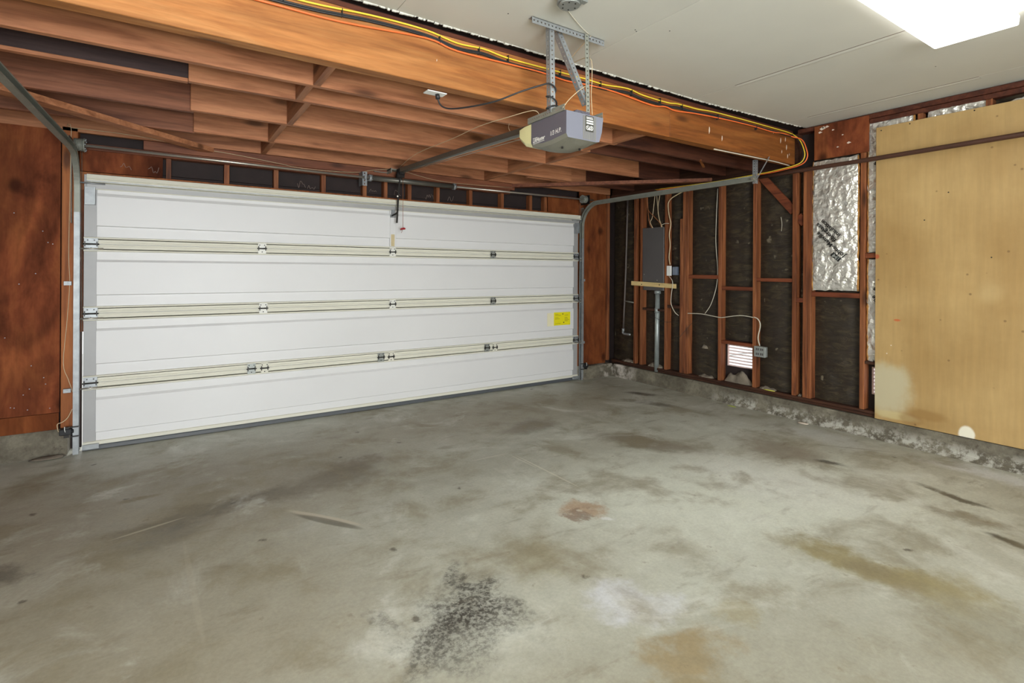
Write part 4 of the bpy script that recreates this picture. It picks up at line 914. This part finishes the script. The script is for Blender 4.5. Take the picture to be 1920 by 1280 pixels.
# ================================================================== CABLES AND CORDS
def cord(name, pts, r, mat, label, cat, group=None, k=5, seg=7):
    return tag(MB().tube(pts, r, seg, k).build(name, M[mat]), label, cat, group)
BY = 2.607
OR = [(-0.9, 2.585), (0.0, 2.60), (0.366, 2.603), (0.712, 2.605), (1.165, 2.640), (1.36, 2.615), (1.747, 2.621), (1.958, 2.623), (2.152, 2.613), (2.359, 2.625), (2.607, 2.625), (2.96, 2.602), (3.106, 2.618), (3.227, 2.608), (3.45, 2.627), (3.812, 2.645), (4.231, 2.655), (4.545, 2.652), (4.76, 2.665)]
YE = [(-0.9, 2.66), (0.1, 2.655), (0.55, 2.657), (0.872, 2.680), (1.165, 2.684), (1.359, 2.660), (1.533, 2.669), (1.7, 2.655), (2.021, 2.657), (2.312, 2.660), (2.493, 2.657), (2.711, 2.675), (2.875, 2.658), (3.135, 2.654), (3.258, 2.666), (3.483, 2.668), (3.687, 2.682), (4.054, 2.688), (4.566, 2.690), (4.80, 2.69)]
LP = [(4.925, 2.62, 2.69), (4.93, 2.56, 2.63), (4.93, 2.52, 2.54), (4.93, 2.51, 2.46), (4.925, 2.56, 2.40), (4.90, 2.72, 2.372), (4.88, 2.95, 2.355), (4.86, 3.5, 2.345), (4.84, 4.2, 2.36)]
def along(P, dz=0, y=BY): return [(x, y, z+dz) for x, z in P]
cord('extension_cord', along(OR, 0, BY-0.002)+[(4.88, BY-0.01, 2.655)]+[(x-0.01, y-0.03, z-0.012) for x, y, z in LP[1:]], 0.0052, 'cord_o', 'orange cord running lowest along the beam face and looping at its end', 'cord')
cord('extension_cord', along(YE, 0)+[(4.88, BY, 2.685)]+[(x+0.0, y+0.0, z+0.0) for x, y, z in LP], 0.0050, 'cord_y', 'yellow cord running highest along the beam face', 'cord')
KB = [((x), (z-0.022)) for x, z in YE]
for j, (dy, dz, lab) in enumerate(((0.004, 0.0, 'black cord strapped just under the yellow cord on the beam'), (0.0, -0.011, 'black cord running between the orange and yellow cords on the beam'))):
    P = along(KB, dz, BY+dy)+[(4.90, BY-0.005+dy, 2.675+dz)]+[(x+0.014, y+0.02-0.008*j, z+0.004-0.010*j) for x, y, z in LP]
    cord('extension_cord', P, 0.0055, 'cord_k', lab, 'cord')
for x in (0.45, 0.72, 1.25, 1.5, 1.7, 2.1, 2.45, 2.75, 3.05, 3.3, 3.75, 4.3):
    zz = 2.665; tag(MB().box(x-0.0012, x+0.0012, BY-0.010, 2.62, zz-0.035, zz+0.006).build('cable_staple', M['cord_k']), 'thin dark staple holding the cords to the beam', 'staple', 'cable staples along the beam')
cord('power_cord', [(1.30, 2.735, 2.385), (1.32, 2.73, 2.335), (1.36, 2.68, 2.31), (1.42, 2.55, 2.30), (1.50, 2.42, 2.31), (1.60, 2.33, 2.355), (1.70, 2.275, 2.395), (1.75, 2.262, 2.41), (1.795, 2.265, 2.39), (1.79, 2.29, 2.355), (1.745, 2.285, 2.345), (1.76, 2.262, 2.34), (1.80, 2.265, 2.32), (1.81, 2.29, 2.30), (1.75, 2.29, 2.28), (1.765, 2.265, 2.29), (1.82, 2.28, 2.305), (1.87, 2.27, 2.285), (1.90, 2.24, 2.255)], 0.0048, 'cord_k', 'black power cord winding round the hanger leg to the opener', 'cord')
pl = empty('ceiling_outlet', (1.28, 2.73, 2.40), 'white outlet plate with a black plug under the joists behind the beam', 'outlet')
box('cover_plate', M['white'], pl, 1.225, 1.345, 2.702, 2.765, 2.396, 2.402, 0.001); MB().cyl((1.30, 2.735, 2.396), (1.302, 2.733, 2.37), 0.013, 10).build('plug', M['cord_k'], pl)
wire = lambda pts, mat, lab, r=0.0022, cat='wire', g=None, k=4: cord('wire', pts, r, mat, lab, cat, g, k, 5)
HW = [(-0.588, 2.411), (-0.582, 2.428), (-0.198, 2.426), (0.152, 2.39), (0.491, 2.368), (0.831, 2.335), (1.058, 2.313), (1.499, 2.327), (1.709, 2.372), (1.90, 2.40), (2.073, 2.386), (2.35, 2.345), (2.661, 2.333), (3.361, 2.353)]
LW = [(-0.570, 0.442), (-0.601, 0.554), (-0.629, 0.677), (-0.609, 0.994), (-0.595, 1.273), (-0.602, 1.473), (-0.598, 1.873), (-0.591, 2.417)]
wire([(x, 5.072, z) for x, z in LW]+[(x, 5.045, z) for x, z in HW[1:]], 'cord_c', 'cream bell wire climbing the left jamb and crossing above the door', 0.0022)
wire([(1.93, 4.92, 2.405), (1.80, 4.2, 2.39), (1.74, 3.4, 2.345), (1.70, 2.95, 2.325), (1.72, 2.62, 2.31), (1.775, 2.45, 2.315), (1.80, 2.42, 2.285)], 'cord_c', 'cream bell wire beside the opener rail')
wire([(1.62, 2.02, 2.70), (1.68, 2.06, 2.735), (1.80, 2.13, 2.736), (1.93, 2.20, 2.737), (2.005, 2.232, 2.737)], 'cord_w', 'white wire crossing the ceiling from detector to hanger', 0.0025)
wire([(2.03, 2.24, 2.735), (2.06, 2.50, 2.66), (2.035, 2.26, 2.62), (2.04, 2.24, 2.50), (2.03, 2.235, 2.40), (2.035, 2.23, 2.28)], 'cord_c', 'cream wire dropping beside the right hanger leg')
wire([(2.01, 2.24, 2.45), (1.95, 2.24, 2.41), (1.88, 2.25, 2.345), (1.84, 2.26, 2.29)], 'cord_c', 'cream wire slanting from the right hanger leg to the opener')
wire([(1.99, 3.03, 2.41), (1.985, 3.03, 2.38), (2.0, 3.03, 2.355)], 'cord_c', 'short loose cream wire end hanging below a joist behind the opener', 0.0015)
cord('white_cable', [(3.78, 2.66, 2.402), (4.1, 2.64, 2.398), (4.4, 2.635, 2.399), (4.7, 2.64, 2.402), (4.95, 2.66, 2.402)], 0.005, 'cord_w', 'white cable stapled under the right end of the beam', 'cable')
tag(brace((4.10, 3.03, 2.415), (4.36, 3.18, 2.405), 0.02, 0.012).build('wood_sliver', M['beam']), 'short reddish sliver hanging under a joist near the right wall', 'scrap')

# detector
dt = empty('smoke_detector', (1.66, 1.99, 2.70), 'grey round detector on the ceiling above the hanger', 'detector')
MB().cyl((1.655, 1.985, 2.74), (1.655, 1.985, 2.705), 0.062, 24).cyl((1.655, 1.985, 2.705), (1.655, 1.985, 2.692), 0.052, 24).build('body', M['box_grey'], dt)
MB().box(1.70, 1.75, 1.955, 1.985, 2.725, 2.735).build('mounting_tab', M['box_grey'], dt)
m = MB()
for a in range(6): m.cyl((1.655+0.036*math.cos(a), 1.985+0.036*math.sin(a), 2.690), (1.655+0.036*math.cos(a), 1.985+0.036*math.sin(a), 2.6925), 0.004, 8)
tag(m.build('vent_hole', M['dark'], dt), kind='stuff')

# light fixtures
def fixture(x0, label, mt='lamp'):
    x1 = x0+1.22; y0, y1 = 0.783, 1.148
    e = empty('ceiling_light', ((x0+x1)/2, (y0+y1)/2, 2.67), label, 'light', None)
    MB().box(x0+0.01, x1-0.01, y0+0.05, y1-0.05, 2.705, 2.739).build('base_pan', M['white'], e)
    MB().prism([(y0, 2.716), (y0+0.004, 2.674), (y0+0.010, 2.670), (y1-0.010, 2.670), (y1-0.004, 2.674), (y1, 2.716)], x0, x1, 'X').build('diffuser', M[mt], e)
    return e
fixture(2.45, 'wide white lit wraparound fluorescent fixture on the ceiling')
fixture(-0.55, 'added wraparound fluorescent fixture for fill light, nearer the left wall, out of view', 'lamp_fill')  # unseen fixture added to brighten the left side

# ================================================================== PIPES AND ELECTRICS ON THE RIGHT
tag(MB().tube([(4.86, -1.45, 2.34), (4.86, 0.9, 2.335), (4.86, 1.9, 2.325), (4.86, 2.5, 2.322), (4.86, 2.90, 2.32)], 0.019, 14).build('gas_pipe', M['pipe_br']), 'long brown painted pipe running across the pale plywood near the ceiling', 'pipe')
cp = empty('corner_pipe', (4.99, 4.9, 0.6), 'dull iron pipe standing in the dark corner right of the door', 'pipe')
MB().tube([(FX+0.03, RY(4.823)+.02, 2.33), (FX+0.02, RY(4.86), 1.4), (FX+0.02, RY(4.899), 0.62)], 0.013, 12, 3).build('riser', M['pipe_dk'], cp)
MB().tube([(FX+0.02, RY(4.90), 0.62), (FX+0.02, RY(4.90), 0.575), (FX+0.02, RY(4.80), 0.57), (FX+0.03, RY(4.78), 0.57)], 0.014, 10, 4).cyl((FX+0.02, RY(4.90), 0.60), (FX+0.02, RY(4.90), 0.64), 0.019, 10).build('elbow', M['galv'], cp)
MB().cyl((FX+0.02, RY(4.89), 1.0), (FX+0.02, RY(4.70), 0.985), 0.009, 8).build('branch', M['galv_d'], cp)
# panel
ep = empty('electrical_panel', (4.97, 4.33, 1.15), 'tall grey-brown electrical panel recessed between studs', 'electrical panel')
Y0, Y1 = RY(4.208), RY(4.545)
MB().box(FX-0.004, FX+0.075, Y0+0.008, Y1-0.008, 1.155, RZ(1.925), 0.003).build('cabinet', M['panel_grey'], ep)
MB().box(FX-0.009, FX-0.0045, Y0, Y1, 1.262, RZ(1.93), 0.002).build('cover', M['panel_grey'], ep)
for (y, z) in ((Y1-0.03, 1.35), (Y0+0.10, 1.28)): MB().cyl((FX-0.012, y, z), (FX-0.009, y, z), 0.005, 8).build('cover_screw', M['steel'], ep)
bb = empty('wooden_batten', (4.96, 4.3, 1.2), 'short pale pine batten nailed across the studs under the electrical panel', 'batten')
MB().quadbar((FX-0.022, 3.985, 1.215), (FX-0.022, 4.675, 1.237), (1, 0, 0), 0.019, (0, 0, 1), 0.052).build('batten_board', M['pine'], bb)
for y in (4.22, 4.50): MB().cyl((FX-0.035, y, 1.225), (FX-0.0315, y, 1.225), 0.007, 8).build('screw', M['dark_steel'], bb)
cd2 = empty('conduit', (4.99, 4.3, 0.2), 'thick galvanised conduit dropping from the electrical panel to the curb', 'conduit')
yc = RY(4.335)
MB().cyl((FX+0.02, yc, 0.165), (FX+0.03, yc, 1.12), 0.028, 20).build('tube', M['conduit'], cd2)
MB().cyl((FX+0.03, yc, 1.115), (FX+0.03, yc, 1.152), 0.040, 16).build('coupling', M['conduit'], cd2)
MB().cyl((FX+0.025, yc, 0.88), (FX+0.025, yc, 0.94), 0.031, 20).build('coupling', M['conduit'], cd2)
sb_ = empty('switch_box', (4.96, 4.1, 1.34), 'small white wire box with a blue-grey box beside the electrical panel', 'junction box')
box('cover_plate', M['white'], sb_, FX-0.016, FX-0.002, RY(4.095), RY(4.16), 1.337, 1.455, 0.002)
box('side_box', M['sw_blue'], sb_, FX+0.0, FX+0.05, RY(4.030), RY(4.088), 1.345, 1.443, 0.003)
ob = empty('outlet_box', (4.95, 2.95, 0.53), 'square grey metal outlet box on a stud beside the bright vent', 'outlet')
yo0, yo1 = RY(2.905), RY(3.02); zo0, zo1 = RZ(0.533), RZ(0.637)
box('box_body', M['box_grey'], ob, FX-0.045, FX-0.001, yo0, yo1, zo0, zo1, 0.004)
box('cover_plate', M['box_grey'], ob, FX-0.049, FX-0.0455, yo0-0.001, yo1+0.001, zo0-0.001, zo1+0.001, 0.001)
m = MB()
for yy in (yo0+0.035, yo1-0.035):
    for zz in (zo0+0.028, zo1-0.028):
        m.box(FX-0.0505, FX-0.049, yy-0.016, yy-0.003, zz-0.011, zz+0.011).box(FX-0.0505, FX-0.049, yy+0.003, yy+0.016, zz-0.011, zz+0.011)
tag(m.build('receptacle_slot', M['panel_grey'], ob), kind='stuff')
def rw(pts, mat, lab, r=0.004, x=FX-0.008, k=5): return cord('cable', [(x if len(p) == 2 else p[2], RY(p[0]), RZ(p[1])) for p in pts], r, mat, lab, 'cable', None, k, 6)
rw([(4.472, 2.33), (4.457, 2.116), (4.433, 1.983), (4.399, 1.925)], 'cord_b', 'brown cable dropping into the electrical panel, leftmost')
rw([(4.347, 2.33), (4.385, 2.068), (4.420, 2.0), (4.379, 1.925)], 'cord_c', 'cream cable curving into the top of the electrical panel', x=FX-0.012)
rw([(4.325, 2.33), (4.29, 2.058), (4.235, 1.925)], 'cord_c', 'cream cable dropping into the panel, second from the right')
rw([(4.265, 2.33), (4.296, 2.166), (4.276, 2.03), (4.241, 1.925)], 'cord_c', 'cream cable bowing into the panel, rightmost', x=FX-0.016)
rw([(4.465, 2.33), (4.45, 2.16), (4.35, 2.06), (4.26, 1.975), (4.245, 1.925)], 'cord_b', 'brown cable crossing the others above the panel', x=FX-0.02)
rw([(3.94, 2.315), (4.02, 2.29), (4.106, 2.251), (4.145, 2.193), (4.131, 2.066), (4.104, 1.959), (4.125, 1.83), (4.111, 1.70), (4.128, 1.56), (4.11, 1.47)], 'cord_c', 'twisted cream cables hanging to the small white box', 0.006, FX-0.012)
rw([(4.249, 1.949), (4.19, 1.965), (4.13, 1.961)], 'cord_w', 'short white cable joining panel top and twisted cables', 0.0035, FX-0.014)
rw([(4.11, 1.335), (4.053, 1.262), (4.072, 1.106), (4.072, 1.002), (4.02, 0.912), (3.965, 0.875)], 'cord_w', 'white cable looping down from the small white box', x=FX-0.036)
rw([(3.496, 2.30), (3.511, 1.993), (3.516, 1.705), (3.492, 1.417), (3.506, 1.226), (3.571, 1.03), (3.649, 0.918)], 'cord_w', 'long thin white cable hanging in the bay left of the vent stud', 0.0035, FX+0.02)
rw([(3.86, 0.905), (3.819, 0.908), (3.66, 0.912), (3.46, 0.892), (3.386, 0.898), (3.204, 0.930), (3.057, 0.921)], 'cord_w', 'white cable crossing low between the studs above the vent', 0.0045, FX-0.006)
rw([(3.045, 0.925), (3.001, 0.908), (2.976, 0.848), (2.999, 0.722), (2.98, 0.640)], 'cord_w', 'white cable dropping down a stud into the outlet box', 0.0055, FX-0.014)
rw([(4.40, 0.84), (4.2, 0.78), (4.05, 0.79), (3.98, 0.78)], 'cord_k', 'thin dark wire sagging behind the conduit', 0.002, FX-0.004)
rw([(3.99, 0.60), (3.9, 0.70), (3.80, 0.80), (3.73, 0.86)], 'cord_k', 'thin dark wire slanting across the triple stud', 0.0022, FX-0.003)
rw([(2.795, 1.93), (2.785, 1.86), (2.79, 1.79)], 'cord_w', 'short white thread hanging in a bay right of the long cable', 0.002, FX+0.03)

# safety sensors
def sensor(x, sg, label):
    e = empty('safety_sensor', (x, 5.0, 0.15), label, 'sensor', 'door safety sensors')
    m = MB().box(x-0.035, x+0.035, 4.985, 5.02, 0.155, 0.20, 0.004); m.cyl((x+sg*0.030, 5.0, 0.178), (x+sg*0.046, 5.0, 0.178), 0.014, 12); m.build('sensor_body', M['rubber'], e)
    MB().box(min(x+sg*0.03, x+sg*0.075), max(x+sg*0.03, x+sg*0.075), 4.99, 5.012, 0.205, 0.213).box(min(x+sg*0.03, x+sg*0.075), max(x+sg*0.03, x+sg*0.075), 4.99, 5.012, 0.135, 0.143).box(x-0.01, x+0.02, 4.99, 5.012, 0.135, 0.213).build('sensor_bracket', M['dark_steel'], e)
    MB().tube([(x, 4.983, 0.18), (x-0.003, 4.975, 0.20), (x-0.004, 4.98, 0.22)], 0.003, 6).build('zip_tie', M['white'], e); return e
sensor(-0.605, 1, 'black safety sensor low beside the left track'); sensor(4.475, -1, 'black safety sensor low beside the right track')
wire([(-0.575, 5.06, 0.33), (-0.60, 5.045, 0.27), (-0.63, 5.03, 0.245), (-0.655, 5.03, 0.235), (-0.652, 5.02, 0.20), (-0.645, 5.0, 0.185)], 'cord_c', 'short cream wire curling to the left safety sensor', 0.0028)
# scraps
def scrap(name, p, s, mat, lab, cat='scrap'):
    mb = MB()
    def f(u, v): a = 2*PI*u; r = 1+0.3*noise.noise((u*5, v*3, p[0]*3)); return Vector((p[0]+s[0]*math.cos(a)*math.sin(PI*v)*r, p[1]+s[1]*math.sin(a)*math.sin(PI*v)*r, p[2]+s[2]*(0.5-0.5*math.cos(PI*v))))
    mb.grid(f, 12, 6); return tag(mb.build(name, M[mat]), lab, cat)
scrap('green_tag', (4.86, 3.19, 0.0), (0.008, 0.05, 0.006), 'lime', 'lime green plastic scrap on the floor at the curb foot')
scrap('yellow_tag', (FX-0.005, 2.86, 0.213), (0.012, 0.06, 0.01), 'ytag', 'yellow tape scrap lying on the sill plate')
scrap('white_scrap', (4.86, 2.47, 0.0), (0.03, 0.045, 0.012), 'drip', 'white curved scrap on the floor near the curb')
scrap('plaster_crumbs', (-0.70, 4.98, 0.0), (0.10, 0.04, 0.02), 'rock', 'pale plaster crumbs on the floor below the left sensor')
